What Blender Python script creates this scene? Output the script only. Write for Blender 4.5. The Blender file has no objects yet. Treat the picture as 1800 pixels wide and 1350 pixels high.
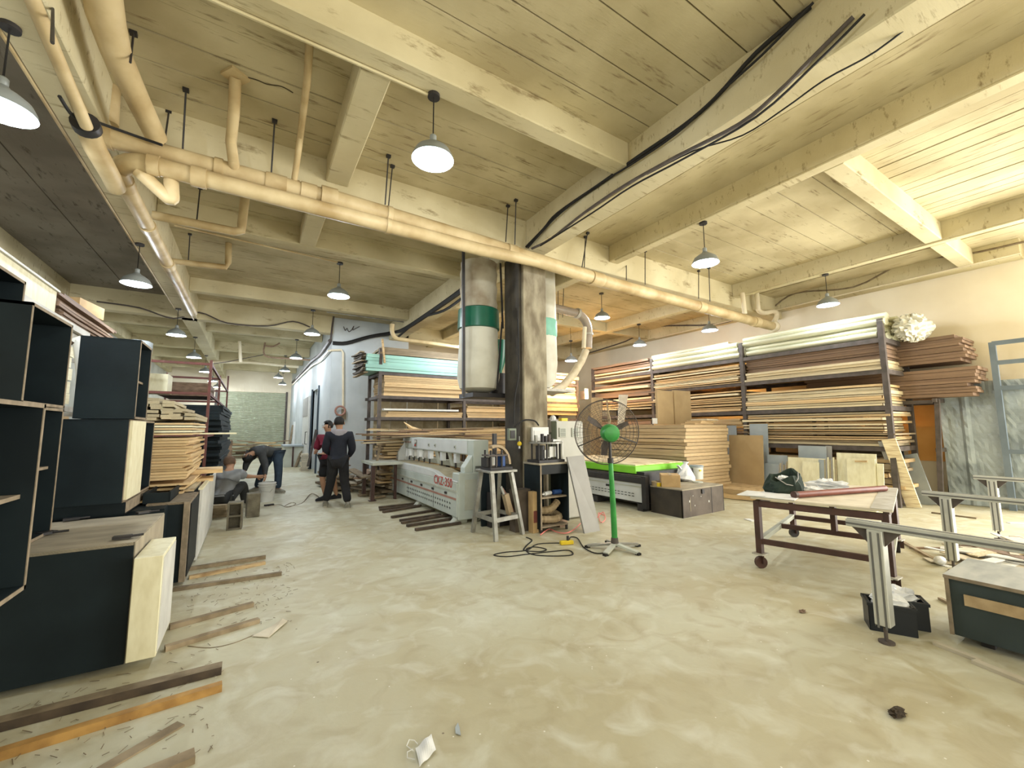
import bpy, bmesh, math, random
from mathutils import Vector, Matrix, Euler
random.seed(7)
PI = math.pi
S = bpy.context.scene
COL = S.collection

# ---------------------------------------------------------------- camera, world, lights, exposure
YAW, PITCH, ROLL, FPX, EYE = math.radians(32.06), math.radians(6.06), math.radians(-0.318), 730.75, 1.45
_f = Vector((math.sin(YAW)*math.cos(PITCH), math.cos(YAW)*math.cos(PITCH), math.sin(PITCH)))
_r0 = Vector((math.cos(YAW), -math.sin(YAW), 0)); _u0 = _r0.cross(_f)
_r = math.cos(ROLL)*_r0 + math.sin(ROLL)*_u0
_u = -math.sin(ROLL)*_r0 + math.cos(ROLL)*_u0
cam = bpy.data.cameras.new('camera'); cam_o = bpy.data.objects.new('camera', cam); COL.objects.link(cam_o)
cam.sensor_fit = 'HORIZONTAL'; cam.sensor_width = 36; cam.lens = FPX/1800*36; cam.clip_end = 200
M = Matrix((( _r.x, _u.x, -_f.x, 0), (_r.y, _u.y, -_f.y, 0), (_r.z, _u.z, -_f.z, EYE), (0, 0, 0, 1)))
cam_o.matrix_world = M
S.camera = cam_o
S.view_settings.view_transform = 'Standard'; S.view_settings.look = 'None'
S.view_settings.gamma = 1; S.view_settings.use_curve_mapping = False
S.view_settings.exposure = 0.55

W = bpy.data.worlds.new('world'); S.world = W; W.use_nodes = True
W.node_tree.nodes['Background'].inputs[0].default_value = (1.0, 0.98, 0.93, 1)
W.node_tree.nodes['Background'].inputs[1].default_value = .6

def area_light(name, loc, rot, sx, sy, power, color):
    l = bpy.data.lights.new(name, 'AREA'); l.shape = 'RECTANGLE'; l.size = sx; l.size_y = sy
    l.energy = power; l.color = color
    o = bpy.data.objects.new(name, l); o.location = loc; o.rotation_euler = rot; COL.objects.link(o)
    return o
# unseen fill added behind the camera, and daylight through the side door bay
area_light('rear_fill_light', (3.6, -3.9, 2.1), (math.radians(90), 0, 0), 13.0, 4.0, 230, (1.0, 0.95, 0.74))
area_light('side_door_daylight', (11.5, -1.6, 1.9), (0, math.radians(90), 0), 3.6, 4.0, 760, (1.0, 0.97, 0.90))

def point_light(name, loc, power, color, radius=.06):
    l = bpy.data.lights.new(name, 'POINT'); l.energy = power; l.color = color; l.shadow_soft_size = radius
    o = bpy.data.objects.new(name, l); o.location = loc; COL.objects.link(o); return o

def ray(px, py): return _f*FPX + _r*(px-900) + _u*(675-py)
EYEV = Vector((0, 0, EYE))
def PZ(px, py, z=0.): d = ray(px, py); return EYEV + d*((z-EYE)/d.z)
def PY(px, py, y): d = ray(px, py); return EYEV + d*(y/d.y)
def PX(px, py, x): d = ray(px, py); return EYEV + d*(x/d.x)

# ---------------------------------------------------------------- materials
def mat(name, c1, c2=None, scale=6., rough=.7, metal=0., bump=.0, stretch=(1, 1, 1), spec=.3, vary=0., detail=5., emit=None, trans=0., lo=.35, hi=.65, bscale=None, rot=(0,0,0)):
    m = bpy.data.materials.new(name); m.use_nodes = True
    nt = m.node_tree; b = nt.nodes['Principled BSDF']
    b.inputs['Roughness'].default_value = rough; b.inputs['Metallic'].default_value = metal
    b.inputs['Specular IOR Level'].default_value = spec
    c2 = c2 or tuple(x*.8 for x in c1)
    tc = nt.nodes.new('ShaderNodeTexCoord'); mp = nt.nodes.new('ShaderNodeMapping')
    mp.inputs['Scale'].default_value = stretch; mp.inputs['Rotation'].default_value = rot
    nt.links.new(tc.outputs['Object'], mp.inputs['Vector'])
    oi = nt.nodes.new('ShaderNodeObjectInfo')
    add = nt.nodes.new('ShaderNodeVectorMath'); add.operation = 'ADD'
    sc = nt.nodes.new('ShaderNodeMath'); sc.operation = 'MULTIPLY'; sc.inputs[1].default_value = 37.
    nt.links.new(oi.outputs['Random'], sc.inputs[0])
    nt.links.new(mp.outputs[0], add.inputs[0]); nt.links.new(sc.outputs[0], add.inputs[1])
    nz = nt.nodes.new('ShaderNodeTexNoise'); nz.inputs['Scale'].default_value = scale; nz.inputs['Detail'].default_value = detail
    nt.links.new(add.outputs[0], nz.inputs['Vector'])
    mr = nt.nodes.new('ShaderNodeMapRange'); mr.inputs[1].default_value = lo; mr.inputs[2].default_value = hi
    nt.links.new(nz.outputs['Fac'], mr.inputs[0])
    mx = nt.nodes.new('ShaderNodeMix'); mx.data_type = 'RGBA'
    mx.inputs[6].default_value = (*c2, 1); mx.inputs[7].default_value = (*c1, 1)
    nt.links.new(mr.outputs[0], mx.inputs[0])
    out = mx.outputs[2]
    if vary:
        hs = nt.nodes.new('ShaderNodeHueSaturation')
        m2 = nt.nodes.new('ShaderNodeMapRange'); m2.inputs[3].default_value = 1-vary; m2.inputs[4].default_value = 1+vary
        nt.links.new(oi.outputs['Random'], m2.inputs[0]); nt.links.new(m2.outputs[0], hs.inputs['Value'])
        nt.links.new(out, hs.inputs['Color']); out = hs.outputs[0]
    nt.links.new(out, b.inputs['Base Color'])
    if bump:
        bp = nt.nodes.new('ShaderNodeBump'); bp.inputs['Strength'].default_value = bump; bp.inputs['Distance'].default_value = .01
        if bscale:
            n2 = nt.nodes.new('ShaderNodeTexNoise'); n2.inputs['Scale'].default_value = bscale; n2.inputs['Detail'].default_value = 4
            nt.links.new(add.outputs[0], n2.inputs['Vector']); nt.links.new(n2.outputs['Fac'], bp.inputs['Height'])
        else: nt.links.new(nz.outputs['Fac'], bp.inputs['Height'])
        nt.links.new(bp.outputs[0], b.inputs['Normal'])
    if emit:
        b.inputs['Emission Color'].default_value = (*emit[0], 1); b.inputs['Emission Strength'].default_value = emit[1]
    if trans:
        b.inputs['Alpha'].default_value = 1-trans
    return m

def floor_material():
    m = bpy.data.materials.new('dusty_concrete_floor'); m.use_nodes = True
    nt = m.node_tree; b = nt.nodes['Principled BSDF']; N = nt.nodes.new; L = nt.links.new
    tc = N('ShaderNodeTexCoord')
    def noise(scale, detail=6, dist=0., stretch=None):
        n = N('ShaderNodeTexNoise'); n.inputs['Scale'].default_value = scale; n.inputs['Detail'].default_value = detail
        n.inputs['Distortion'].default_value = dist
        if stretch:
            mp = N('ShaderNodeMapping'); mp.inputs['Scale'].default_value = stretch; mp.inputs['Rotation'].default_value = (0, 0, .5)
            L(tc.outputs['Object'], mp.inputs[0]); L(mp.outputs[0], n.inputs['Vector'])
        else: L(tc.outputs['Object'], n.inputs['Vector'])
        return n.outputs['Fac']
    def rng(v, a, b_): r = N('ShaderNodeMapRange'); r.inputs[1].default_value = a; r.inputs[2].default_value = b_; L(v, r.inputs[0]); return r.outputs[0]
    def mix(f, a, b_):
        x = N('ShaderNodeMix'); x.data_type = 'RGBA'
        for s, i in ((a, 6), (b_, 7)):
            if isinstance(s, tuple): x.inputs[i].default_value = (*s, 1)
            else: L(s, x.inputs[i])
        L(f, x.inputs[0]); return x.outputs[2]
    base = mix(rng(noise(.75, 8, .6), .38, .62), (.455, .41, .27), (.525, .51, .385))
    base = mix(rng(noise(3.0, 9, 1.6), .48, .85), base, (.37, .31, .19))
    base = mix(rng(noise(4.2, 9, .8), .50, .82), base, (.62, .615, .51))
    base = mix(rng(noise(1.6, 8, .5, (1, 3, 1)), .6, .95), base, (.38, .33, .21))
    sp = N('ShaderNodeTexVoronoi'); sp.inputs['Scale'].default_value = 9; L(tc.outputs['Object'], sp.inputs['Vector'])
    base = mix(rng(sp.outputs['Distance'], .05, .035), base, (.72, .70, .62))
    s2 = N('ShaderNodeTexVoronoi'); s2.inputs['Scale'].default_value = 3.1; L(tc.outputs['Object'], s2.inputs['Vector'])
    base = mix(rng(s2.outputs['Distance'], .03, .018), base, (.16, .12, .08))
    L(base, b.inputs['Base Color'])
    r = rng(noise(2.2, 6), .3, .7); rr = N('ShaderNodeMapRange'); rr.inputs[3].default_value = .48; rr.inputs[4].default_value = .72
    L(r, rr.inputs[0]); L(rr.outputs[0], b.inputs['Roughness']); b.inputs['Specular IOR Level'].default_value = .35
    bp = N('ShaderNodeBump'); bp.inputs['Strength'].default_value = .25; bp.inputs['Distance'].default_value = .01
    L(noise(14, 6), bp.inputs['Height']); L(bp.outputs[0], b.inputs['Normal'])
    return m

def ceil_material(name, c1, c2, dirt, streak=(.35, 2.6, 1), th=(.57, .68)):
    m = bpy.data.materials.new(name); m.use_nodes = True
    nt = m.node_tree; b = nt.nodes['Principled BSDF']; N = nt.nodes.new; L = nt.links.new
    tc = N('ShaderNodeTexCoord')
    geo = N('ShaderNodeNewGeometry')
    n = N('ShaderNodeTexNoise'); n.inputs['Scale'].default_value = 1.1; n.inputs['Detail'].default_value = 8; L(geo.outputs['Position'], n.inputs['Vector'])
    r = N('ShaderNodeMapRange'); r.inputs[1].default_value = .38; r.inputs[2].default_value = .62; L(n.outputs['Fac'], r.inputs[0])
    x = N('ShaderNodeMix'); x.data_type = 'RGBA'; x.inputs[6].default_value = (*c1, 1); x.inputs[7].default_value = (*c2, 1); L(r.outputs[0], x.inputs[0])
    n2 = N('ShaderNodeTexNoise'); n2.inputs['Scale'].default_value = 6; n2.inputs['Detail'].default_value = 10; n2.inputs['Roughness'].default_value = .7
    mp = N('ShaderNodeMapping'); mp.inputs['Scale'].default_value = streak; L(geo.outputs['Position'], mp.inputs[0]); L(mp.outputs[0], n2.inputs['Vector'])
    r2 = N('ShaderNodeMapRange'); r2.inputs[1].default_value = th[0]; r2.inputs[2].default_value = th[1]; L(n2.outputs['Fac'], r2.inputs[0])
    x2 = N('ShaderNodeMix'); x2.data_type = 'RGBA'; x2.inputs[7].default_value = (*dirt, 1); L(r2.outputs[0], x2.inputs[0]); L(x.outputs[2], x2.inputs[6])
    L(x2.outputs[2], b.inputs['Base Color']); b.inputs['Roughness'].default_value = .85; b.inputs['Specular IOR Level'].default_value = .15
    bp = N('ShaderNodeBump'); bp.inputs['Strength'].default_value = .35; bp.inputs['Distance'].default_value = .015
    L(n2.outputs['Fac'], bp.inputs['Height']); L(bp.outputs[0], b.inputs['Normal'])
    return m

m_floor = floor_material()
m_ceil = ceil_material('painted_slab', (.44, .375, .225), (.59, .52, .335), (.22, .165, .09))
m_ceil_y = ceil_material('painted_slab_lengthwise', (.44, .375, .225), (.59, .52, .335), (.24, .18, .10), (2.6, .35, 1))
m_ceil_grey = ceil_material('shaded_grey_slab', (.20, .175, .135), (.28, .25, .20), (.10, .085, .06), (2., .5, 1))  # greyer slab, with part of the bay's shade put into the colour
m_joint = mat('dark_joint', (.10, .08, .05), None, 5, .9)
m_beam = ceil_material('painted_beam', (.52, .45, .275), (.64, .57, .375), (.30, .235, .13))
m_wall = mat('white_wall', (.60, .64, .65), (.50, .54, .55), 1.2, .8, bump=.1)
m_wallwarm = mat('cream_wall', (.82, .74, .58), (.74, .65, .49), 1.0, .8, bump=.1)
m_conc = mat('stained_concrete', (.34, .30, .21), (.16, .13, .085), 3.6, .9, bump=.5, stretch=(1.4, 1.4, .6), lo=.38, hi=.62, detail=10)
m_wall_dark = mat('grey_wall', (.50, .49, .42), (.38, .37, .31), 2, .9)
m_pipe = mat('aged_cream_pipe', (.58, .46, .26), (.36, .25, .11), 2.6, .5, spec=.3, lo=.30, hi=.62, detail=8)
m_pipe2 = mat('pale_pipe', (.78, .70, .52), (.68, .58, .40), 3, .45, spec=.4)
m_black = mat('black_metal', (.02, .02, .022), (.035, .03, .03), 8, .5, spec=.4)
m_rubber = mat('black_cable', (.018, .017, .016), None, 8, .7)
m_dcab = mat('charcoal_laminate', (.012, .020, .024), (.008, .013, .016), 2.5, .55, spec=.18)
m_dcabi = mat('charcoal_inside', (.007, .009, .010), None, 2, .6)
m_edge = mat('raw_board_edge', (.30, .24, .17), (.20, .16, .11), 14, .8)
m_dusty = mat('dusty_board_top', (.40, .345, .25), (.27, .24, .18), 3.5, .85, stretch=(1, 2.4, 1))
m_cream = mat('cream_panel', (.80, .76, .55), (.70, .65, .44), 7, .55, stretch=(3, 3, 1))
m_creamside = mat('pale_grey_panel', (.66, .65, .60), None, 4, .6)
m_ply = mat('plywood', (.72, .54, .30), (.56, .39, .20), 9, .75, stretch=(1, 1, 4), vary=.18)
m_mdf = mat('mdf_edge', (.56, .42, .25), (.44, .32, .18), 12, .85, vary=.14)
m_mdfface = mat('mdf_side', (.46, .40, .27), (.38, .32, .20), 10, .85, vary=.12)
m_brown = mat('brown_board', (.30, .20, .135), (.17, .11, .07), 8, .75, stretch=(1, .3, 3), vary=.22)
m_pale = mat('pale_board', (.78, .68, .46), (.46, .33, .18), 7, .8, stretch=(1.5, .5, 5), vary=.26, detail=8, lo=.3, hi=.6, bump=.5)
m_tan = mat('tan_board', (.66, .48, .26), (.36, .23, .11), 7, .8, stretch=(1.5, .5, 5), vary=.26, detail=8, lo=.3, hi=.6, bump=.5)
m_green_b = mat('mint_board', (.34, .58, .50), (.28, .50, .43), 4, .5, vary=.08)
m_tube = mat('cream_profile', (.78, .78, .61), (.56, .55, .39), 5, .45, stretch=(1, .15, 2.5), vary=.10, bump=.6)
m_timber = mat('dusty_timber', (.33, .26, .17), (.19, .145, .09), 9, .85, stretch=(1, 1, 1), vary=.25)
m_timber_o = mat('orange_timber', (.50, .29, .09), (.30, .16, .05), 9, .7)
m_darkstrip = mat('dark_strip', (.06, .045, .035), (.11, .08, .055), 9, .7, vary=.2)
m_machine = mat('machine_grey', (.55, .60, .56), (.46, .51, .47), 3, .45, spec=.4)
m_machine2 = mat('machine_white', (.66, .68, .68), (.58, .60, .59), 3, .45, spec=.4)
m_machine_low = mat('machine_beige', (.52, .54, .47), (.44, .45, .38), 4, .55)
m_dustbed = mat('sawdust_bed', (.50, .45, .31), (.38, .33, .22), 8, .95, bump=.4)
m_red = mat('faded_red_paint', (.50, .07, .05), None, 5, .6)
m_redline = mat('dull_red_line', (.42, .22, .17), None, 5, .6)
m_slot = mat('vent_slot', (.12, .13, .12), None, 5, .8)
m_steel = mat('worn_steel', (.38, .38, .35), (.26, .25, .22), 8, .45, metal=.5)
m_alu = mat('aluminium_profile', (.66, .67, .63), (.54, .55, .51), 6, .38, metal=.45)
m_aludark = mat('aluminium_groove', (.16, .16, .15), None, 6, .6)
m_brownsteel = mat('oxide_brown_steel', (.085, .040, .032), (.055, .028, .022), 8, .5, spec=.4)
m_redsteel = mat('red_oxide_steel', (.17, .06, .05), (.11, .045, .035), 8, .6)
m_greysteel = mat('dark_rack_steel', (.11, .09, .08), (.07, .058, .05), 8, .6)
m_lightsteel = mat('pale_rack_steel', (.55, .53, .48), (.40, .37, .31), 8, .6)
m_fan = mat('fan_green', (.035, .30, .05), (.02, .20, .035), 7, .32, spec=.5)
m_lime = mat('lime_green', (.22, .62, .03), (.19, .54, .03), 4, .4, spec=.4)
m_teal = mat('dark_green_band', (.01, .13, .075), (.008, .10, .06), 4, .35, spec=.45)
m_bag = mat('filter_cloth', (.52, .48, .38), (.28, .22, .15), 2.4, .95, bump=.3, lo=.3, hi=.6)
m_bag2 = mat('collection_bag', (.68, .66, .56), (.50, .47, .37), 2.0, .55, bump=.3)
m_black_box = mat('paint_spotted_black', (.030, .026, .022), (.055, .045, .035), 5, .55, spec=.4)
m_black_box2 = mat('worn_dark_board', (.12, .095, .075), (.07, .055, .042), 4, .6)
m_carton = mat('cardboard', (.52, .36, .18), (.43, .29, .14), 6, .85)
m_kraft = mat('kraft_board', (.44, .32, .17), (.38, .27, .14), 3, .85)
m_white = mat('white_plastic', (.68, .68, .65), (.60, .60, .57), 5, .45)
m_wbag = mat('white_bag', (.84, .85, .86), (.66, .67, .68), 12, .4, bump=.4)
m_yellow = mat('yellow_plastic', (.75, .55, .03), None, 5, .5)
m_greyboard = mat('grey_board', (.36, .35, .33), (.32, .31, .29), 4, .6)
m_bluegrey = mat('blue_grey_board', (.36, .40, .42), (.30, .34, .36), 4, .6, vary=.06)
m_hose = mat('tan_hose', (.42, .32, .20), (.33, .25, .15), 8, .6)
m_duct = mat('grey_duct', (.38, .32, .26), (.30, .25, .20), 3, .45)
m_hosew = mat('clear_hose', (.66, .58, .42), (.56, .47, .32), 8, .5)
m_glass = mat('enamel_bulb_tint', (.72, .86, .92), None, 3, .3)  # white enamel with the bulb's bluish light put into its colour
m_shade = mat('grey_enamel', (.26, .28, .27), None, 3, .4)  # grey raised to put some of the lamp glow into the colour
m_bulb = mat('lit_bulb', (1, 1, 1), None, 3, .3, emit=((.80, .92, 1.0), 7))
m_cabgrey = mat('olive_grey_sheet', (.21, .24, .18), (.17, .20, .15), 3, .5)
m_shutter = mat('pale_green_shutter', (.44, .46, .33), (.36, .38, .26), 2.2, .6)
m_skin = mat('skin', (.42, .24, .15), (.36, .20, .12), 4, .6)
m_navy = mat('navy_cloth', (.012, .014, .022), (.018, .02, .03), 6, .9)
m_blackc = mat('black_cloth', (.012, .012, .014), (.02, .02, .022), 6, .9)
m_dgrey = mat('dark_grey_cloth', (.05, .052, .052), (.034, .036, .036), 5, .9)
m_jeans = mat('blue_jeans', (.035, .055, .085), (.025, .04, .06), 6, .9)
m_maroon = mat('maroon_cloth', (.16, .012, .03), (.11, .01, .02), 6, .9)
m_gshirt = mat('grey_shirt', (.26, .27, .28), (.20, .21, .22), 6, .9)
m_gcloth = mat('light_grey_cloth', (.30, .28, .30), (.25, .23, .25), 6, .9)
m_hair = mat('black_hair', (.01, .009, .008), None, 20, .6)
m_hairb = mat('cropped_brown_hair', (.13, .08, .05), None, 20, .8)
m_shoe = mat('grey_sneaker', (.28, .27, .22), (.18, .17, .13), 20, .8)
m_sole = mat('pale_sole', (.55, .52, .44), None, 6, .8)
m_block = mat('cement_block', (.22, .20, .15), (.13, .115, .085), 9, .95, bump=.6)
m_darkgreen = mat('dark_green_cloth', (.028, .045, .035), (.018, .03, .024), 7, .85, bump=.5)
m_paper = mat('paper', (.82, .82, .80), None, 3, .7)
m_redtube = mat('red_brown_tube', (.22, .075, .055), (.16, .05, .04), 6, .45)
m_crate = mat('black_crate_plastic', (.012, .016, .022), None, 3, .45, spec=.4)
m_dustgrey = mat('grey_dusty_top', (.44, .44, .40), (.30, .31, .29), 3.5, .8, stretch=(1, 3, 1))
m_doorpost = mat('dark_blue_post', (.05, .07, .09), None, 3, .5)
m_amber = mat('lit_amber_lamp', (1, .8, .5), None, 3, .5, emit=((1., .75, .42), 14))
m_greybox = mat('slate_panel', (.040, .055, .056), (.03, .042, .043), 3, .5)
m_film = mat('hazy_plastic_film', (.42, .48, .50), (.24, .28, .29), 2.2, .28, spec=.7, bump=1.0, trans=.12, bscale=16, lo=.4, hi=.6)
m_bluefr = mat('blue_grey_frame', (.17, .21, .25), (.13, .165, .20), 3, .5)
m_orange = mat('orange_lamplight_paint', (.85, .45, .14), (.72, .34, .09), 2, .8)  # lamplight on the wall, put into a colour
m_pink = mat('pink_cord', (.80, .25, .22), None, 3, .5)
m_leaf = mat('dark_scrap', (.05, .035, .02), None, 6, .8)
m_scrap = mat('offcut_board', (.62, .56, .44), (.50, .44, .33), 6, .7, vary=.15)
m_blueg = mat('blue_tool', (.03, .08, .25), None, 4, .5)
m_sheetwhite = mat('powder_coated_white', (.47, .46, .40), (.41, .40, .35), 3, .5)
m_channel = mat('dark_steel_channel', (.035, .030, .024), (.07, .06, .045), 4, .7)  # near-black steel, mottled between two dark tones
m_clear = mat('translucent_tub', (.74, .74, .66), None, 4, .35)

# ---------------------------------------------------------------- mesh helpers
def V(*a): return Vector(a)
class MB:
    def __init__(s): s.bm = bmesh.new(); s.mi = 0
    def face(s, vs):
        try:
            f = s.bm.faces.new(vs); f.material_index = s.mi; return f
        except ValueError: return None
    def box(s, c, d, rot=None):
        c = Vector(c); h = Vector(d)/2; R = rot.to_matrix() if isinstance(rot, Euler) else (rot or Matrix.Identity(3))
        vs = [s.bm.verts.new(c + R @ Vector((sx*h.x, sy*h.y, sz*h.z))) for sx in (-1, 1) for sy in (-1, 1) for sz in (-1, 1)]
        for q in ((0,1,3,2), (4,6,7,5), (0,4,5,1), (2,3,7,6), (0,2,6,4), (1,5,7,3)): s.face([vs[i] for i in q])
        return s
    def b2(s, x0, x1, y0, y1, z0, z1): return s.box(((x0+x1)/2, (y0+y1)/2, (z0+z1)/2), (abs(x1-x0), abs(y1-y0), abs(z1-z0)))
    def bar(s, p, q, w, h=None, up=(0, 0, 1)):
        p = Vector(p); q = Vector(q); h = h or w; d = (q-p); L = d.length
        if L < 1e-6: return s
        d.normalize(); u = Vector(up)
        if abs(d.dot(u)) > .98: u = Vector((1, 0, 0))
        x = d.cross(u).normalized(); z = x.cross(d)
        R = Matrix((x, d, z)).transposed()
        return s.box((p+q)/2, (w, L, h), R)
    def ring(s, c, a, b, r, n): return [s.bm.verts.new(c + a*(r*math.cos(2*PI*i/n)) + b*(r*math.sin(2*PI*i/n))) for i in range(n)]
    def tube(s, pts, r, n=8, cap=True):
        pts = [Vector(p) for p in pts]; rs = r if isinstance(r, (list, tuple)) else [r]*len(pts)
        prev = None; first = None; a = None
        for i, p in enumerate(pts):
            d = (pts[min(i+1, len(pts)-1)] - pts[max(i-1, 0)]).normalized()
            if a is None:
                a = d.cross(Vector((0, 0, 1)));
                if a.length < .05: a = d.cross(Vector((0, 1, 0)))
                a.normalize()
            else:
                a = (a - d*a.dot(d))
                a = a.normalized() if a.length > 1e-6 else d.orthogonal().normalized()
            b = d.cross(a).normalized()
            rg = s.ring(p, a, b, rs[i], n)
            if prev:
                for k in range(n): s.face((prev[k], prev[(k+1) % n], rg[(k+1) % n], rg[k]))
            else: first = rg
            prev = rg
        if cap: s.face(first[::-1]); s.face(prev)
        return s
    def cyl(s, p, q, r, n=16, r2=None): return s.tube([p, q], [r, r2 if r2 is not None else r], n)
    def lathe(s, prof, c=(0, 0, 0), n=20, cap0=True, cap1=True, flat=1.):
        c = Vector(c); prev = None; first = None
        for (r, z) in prof:
            rg = [s.bm.verts.new(c + Vector((r*math.cos(2*PI*i/n), r*flat*math.sin(2*PI*i/n), z))) for i in range(n)]
            if prev:
                for k in range(n): s.face((prev[k], prev[(k+1) % n], rg[(k+1) % n], rg[k]))
            else: first = rg
            prev = rg
        if cap0: s.face(first[::-1])
        if cap1: s.face(prev)
        return s
    def prism(s, poly, vec):
        vec = Vector(vec); a = [s.bm.verts.new(Vector(p)) for p in poly]; b = [s.bm.verts.new(Vector(p)+vec) for p in poly]; n = len(a)
        s.face(a[::-1]); s.face(b)
        for i in range(n): s.face((a[i], a[(i+1) % n], b[(i+1) % n], b[i]))
        return s
    def ball(s, c, r, u=12, v=8, sc=(1, 1, 1)):
        c = Vector(c); prof = [(math.sin(PI*i/v)*r, -math.cos(PI*i/v)*r) for i in range(1, v)]
        rows = [[s.bm.verts.new(c + Vector((a*math.cos(2*PI*k/u)*sc[0], a*math.sin(2*PI*k/u)*sc[1], z*sc[2]))) for k in range(u)] for a, z in prof]
        t0 = s.bm.verts.new(c + Vector((0, 0, -r*sc[2]))); t1 = s.bm.verts.new(c + Vector((0, 0, r*sc[2])))
        for i in range(len(rows)-1):
            for k in range(u): s.face((rows[i][k], rows[i][(k+1) % u], rows[i+1][(k+1) % u], rows[i+1][k]))
        for k in range(u): s.face((t0, rows[0][(k+1) % u], rows[0][k])); s.face((t1, rows[-1][k], rows[-1][(k+1) % u]))
        return s
    def torus(s, c, R, r, ax='z', n=28, m=6):
        pts = []
        for i in range(n+1):
            t = 2*PI*i/n; a, b = R*math.cos(t), R*math.sin(t)
            pts.append(Vector(c) + {'z': V(a, b, 0), 'x': V(0, a, b), 'y': V(a, 0, b)}[ax])
        return s.tube(pts, r, m, cap=False)
    def build(s, name, m, parent=None, smooth=False, bevel=0., mats=None):
        me = bpy.data.meshes.new(name)
        bmesh.ops.recalc_face_normals(s.bm, faces=s.bm.faces[:])
        if bevel: 
            bmesh.ops.bevel(s.bm, geom=[e for e in s.bm.edges if e.is_manifold and e.calc_face_angle(0) > .6], offset=bevel, segments=1, affect='EDGES')
        if smooth:
            for f in s.bm.faces: f.smooth = True
        s.bm.to_mesh(me); s.bm.free()
        for q in (mats or [m]): me.materials.append(q)
        if smooth:
            try: me.set_sharp_from_angle(angle=math.radians(40))
            except Exception: pass
        o = bpy.data.objects.new(name, me); COL.objects.link(o)
        if parent is not None: o.parent = parent
        return o

def tag(o, label=None, cat=None, group=None, kind=None):
    if label: o['label'] = label
    if cat: o['category'] = cat
    if group: o['group'] = group
    if kind: o['kind'] = kind
    return o
def thing(name, label, cat, loc=(0, 0, 0), rz=0., group=None):
    o = bpy.data.objects.new(name, None); COL.objects.link(o); o.location = loc; o.rotation_euler = (0, 0, rz); o.empty_display_size = .1
    return tag(o, label, cat, group)
def copy_tree(o, parent=None):
    c = o.copy(); COL.objects.link(c)
    if parent is not None: c.parent = parent
    for ch in list(o.children): copy_tree(ch, c)
    return c
def struct(o, label=None): o['kind'] = 'structure'; return tag(o, label)
def shift(mb, loc, rz=0): 
    return mb
def text_mesh(name, body, size, m, parent, origin, xdir, ydir, depth=.002):
    cu = bpy.data.curves.new(name, 'FONT'); cu.body = body; cu.size = size; cu.extrude = depth
    o = bpy.data.objects.new(name, cu); COL.objects.link(o)
    bpy.context.view_layer.update()
    dg = bpy.context.evaluated_depsgraph_get()
    me = bpy.data.meshes.new_from_object(o.evaluated_get(dg)); bpy.data.objects.remove(o)
    x = Vector(xdir).normalized(); y = Vector(ydir).normalized(); z = x.cross(y)
    me.transform(Matrix(((x.x, y.x, z.x, origin[0]), (x.y, y.y, z.y, origin[1]), (x.z, y.z, z.z, origin[2]), (0, 0, 0, 1))))
    me.materials.clear(); me.materials.append(m)
    q = bpy.data.objects.new(name, me); COL.objects.link(q); q.parent = parent
    return q
# ================================================================ STRUCTURE
ZS, ZB, ZG = 4.74, 4.45, 4.235      # slab, beam bottom, girder bottom
WR, WL, CW, CY = 11.62, -3.8, 1.91, 13.0
FAR = 27.4
struct(MB().b2(WL, WR+.3, -4.0, FAR+.3, -.2, 0).build('floor', m_floor))
ceil = struct(MB().b2(WL, WR+.3, -4.0, FAR+.3, ZS+.05, ZS+.3).build('ceiling', m_joint))
def planks(x0, x1, y0, y1, w, along, m=None):
    n = max(1, round(((y1-y0) if along == 'x' else (x1-x0))/w))
    st = ((y1-y0) if along == 'x' else (x1-x0))/n
    for i in range(n):
        dz = random.uniform(-.006, .006)
        a = (y0 if along == 'x' else x0) + i*st + .007; b = a + st - .014
        mb = MB()
        if along == 'x': mb.b2(x0, x1, a, b, ZS+dz, ZS+.06)
        else: mb.b2(a, b, y0, y1, ZS+dz, ZS+.06)
        mb.build('ceiling_board', m or (m_ceil if along == 'x' else m_ceil_y), ceil)
planks(-1.3, 3.6, -4, 5.3, .36, 'x'); planks(-1.3, 3.6, 5.5, 13, .42, 'x')
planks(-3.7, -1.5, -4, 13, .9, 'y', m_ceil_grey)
planks(3.8, 5.42, -4, 5.3, .8, 'y')
planks(5.5, 9.4, -4, 1.8, .2, 'y'); planks(5.5, 9.4, 1.85, 5.3, .42, 'x')
planks(9.45, 11.6, -4, 5.3, .5, 'y')
planks(3.8, 11.6, 5.5, 14.6, .6, 'x'); planks(-3.7, 1.9, 13, FAR, 1.0, 'x')

struct(MB().b2(WL-.2, WL, -4.2, FAR+.3, -.2, 5.0).build('wall_left', m_wall_dark))
w = MB().b2(WR, WR+.2, 1.1, 14.8, -.2, 5.0).b2(WR, WR+.2, -4.2, -3.6, -.2, 5.0).b2(WR, WR+.2, -3.6, 1.1, 3.9, 5.0)
struct(w.build('wall_right', m_wallwarm))
w = MB().b2(WL, -2.9, -4.2, -4.0, -.2, 5).b2(10.3, WR, -4.2, -4.0, -.2, 5).b2(-2.9, 10.3, -4.2, -4, 4.2, 5)
struct(w.build('wall_front', m_wall_dark))
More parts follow.
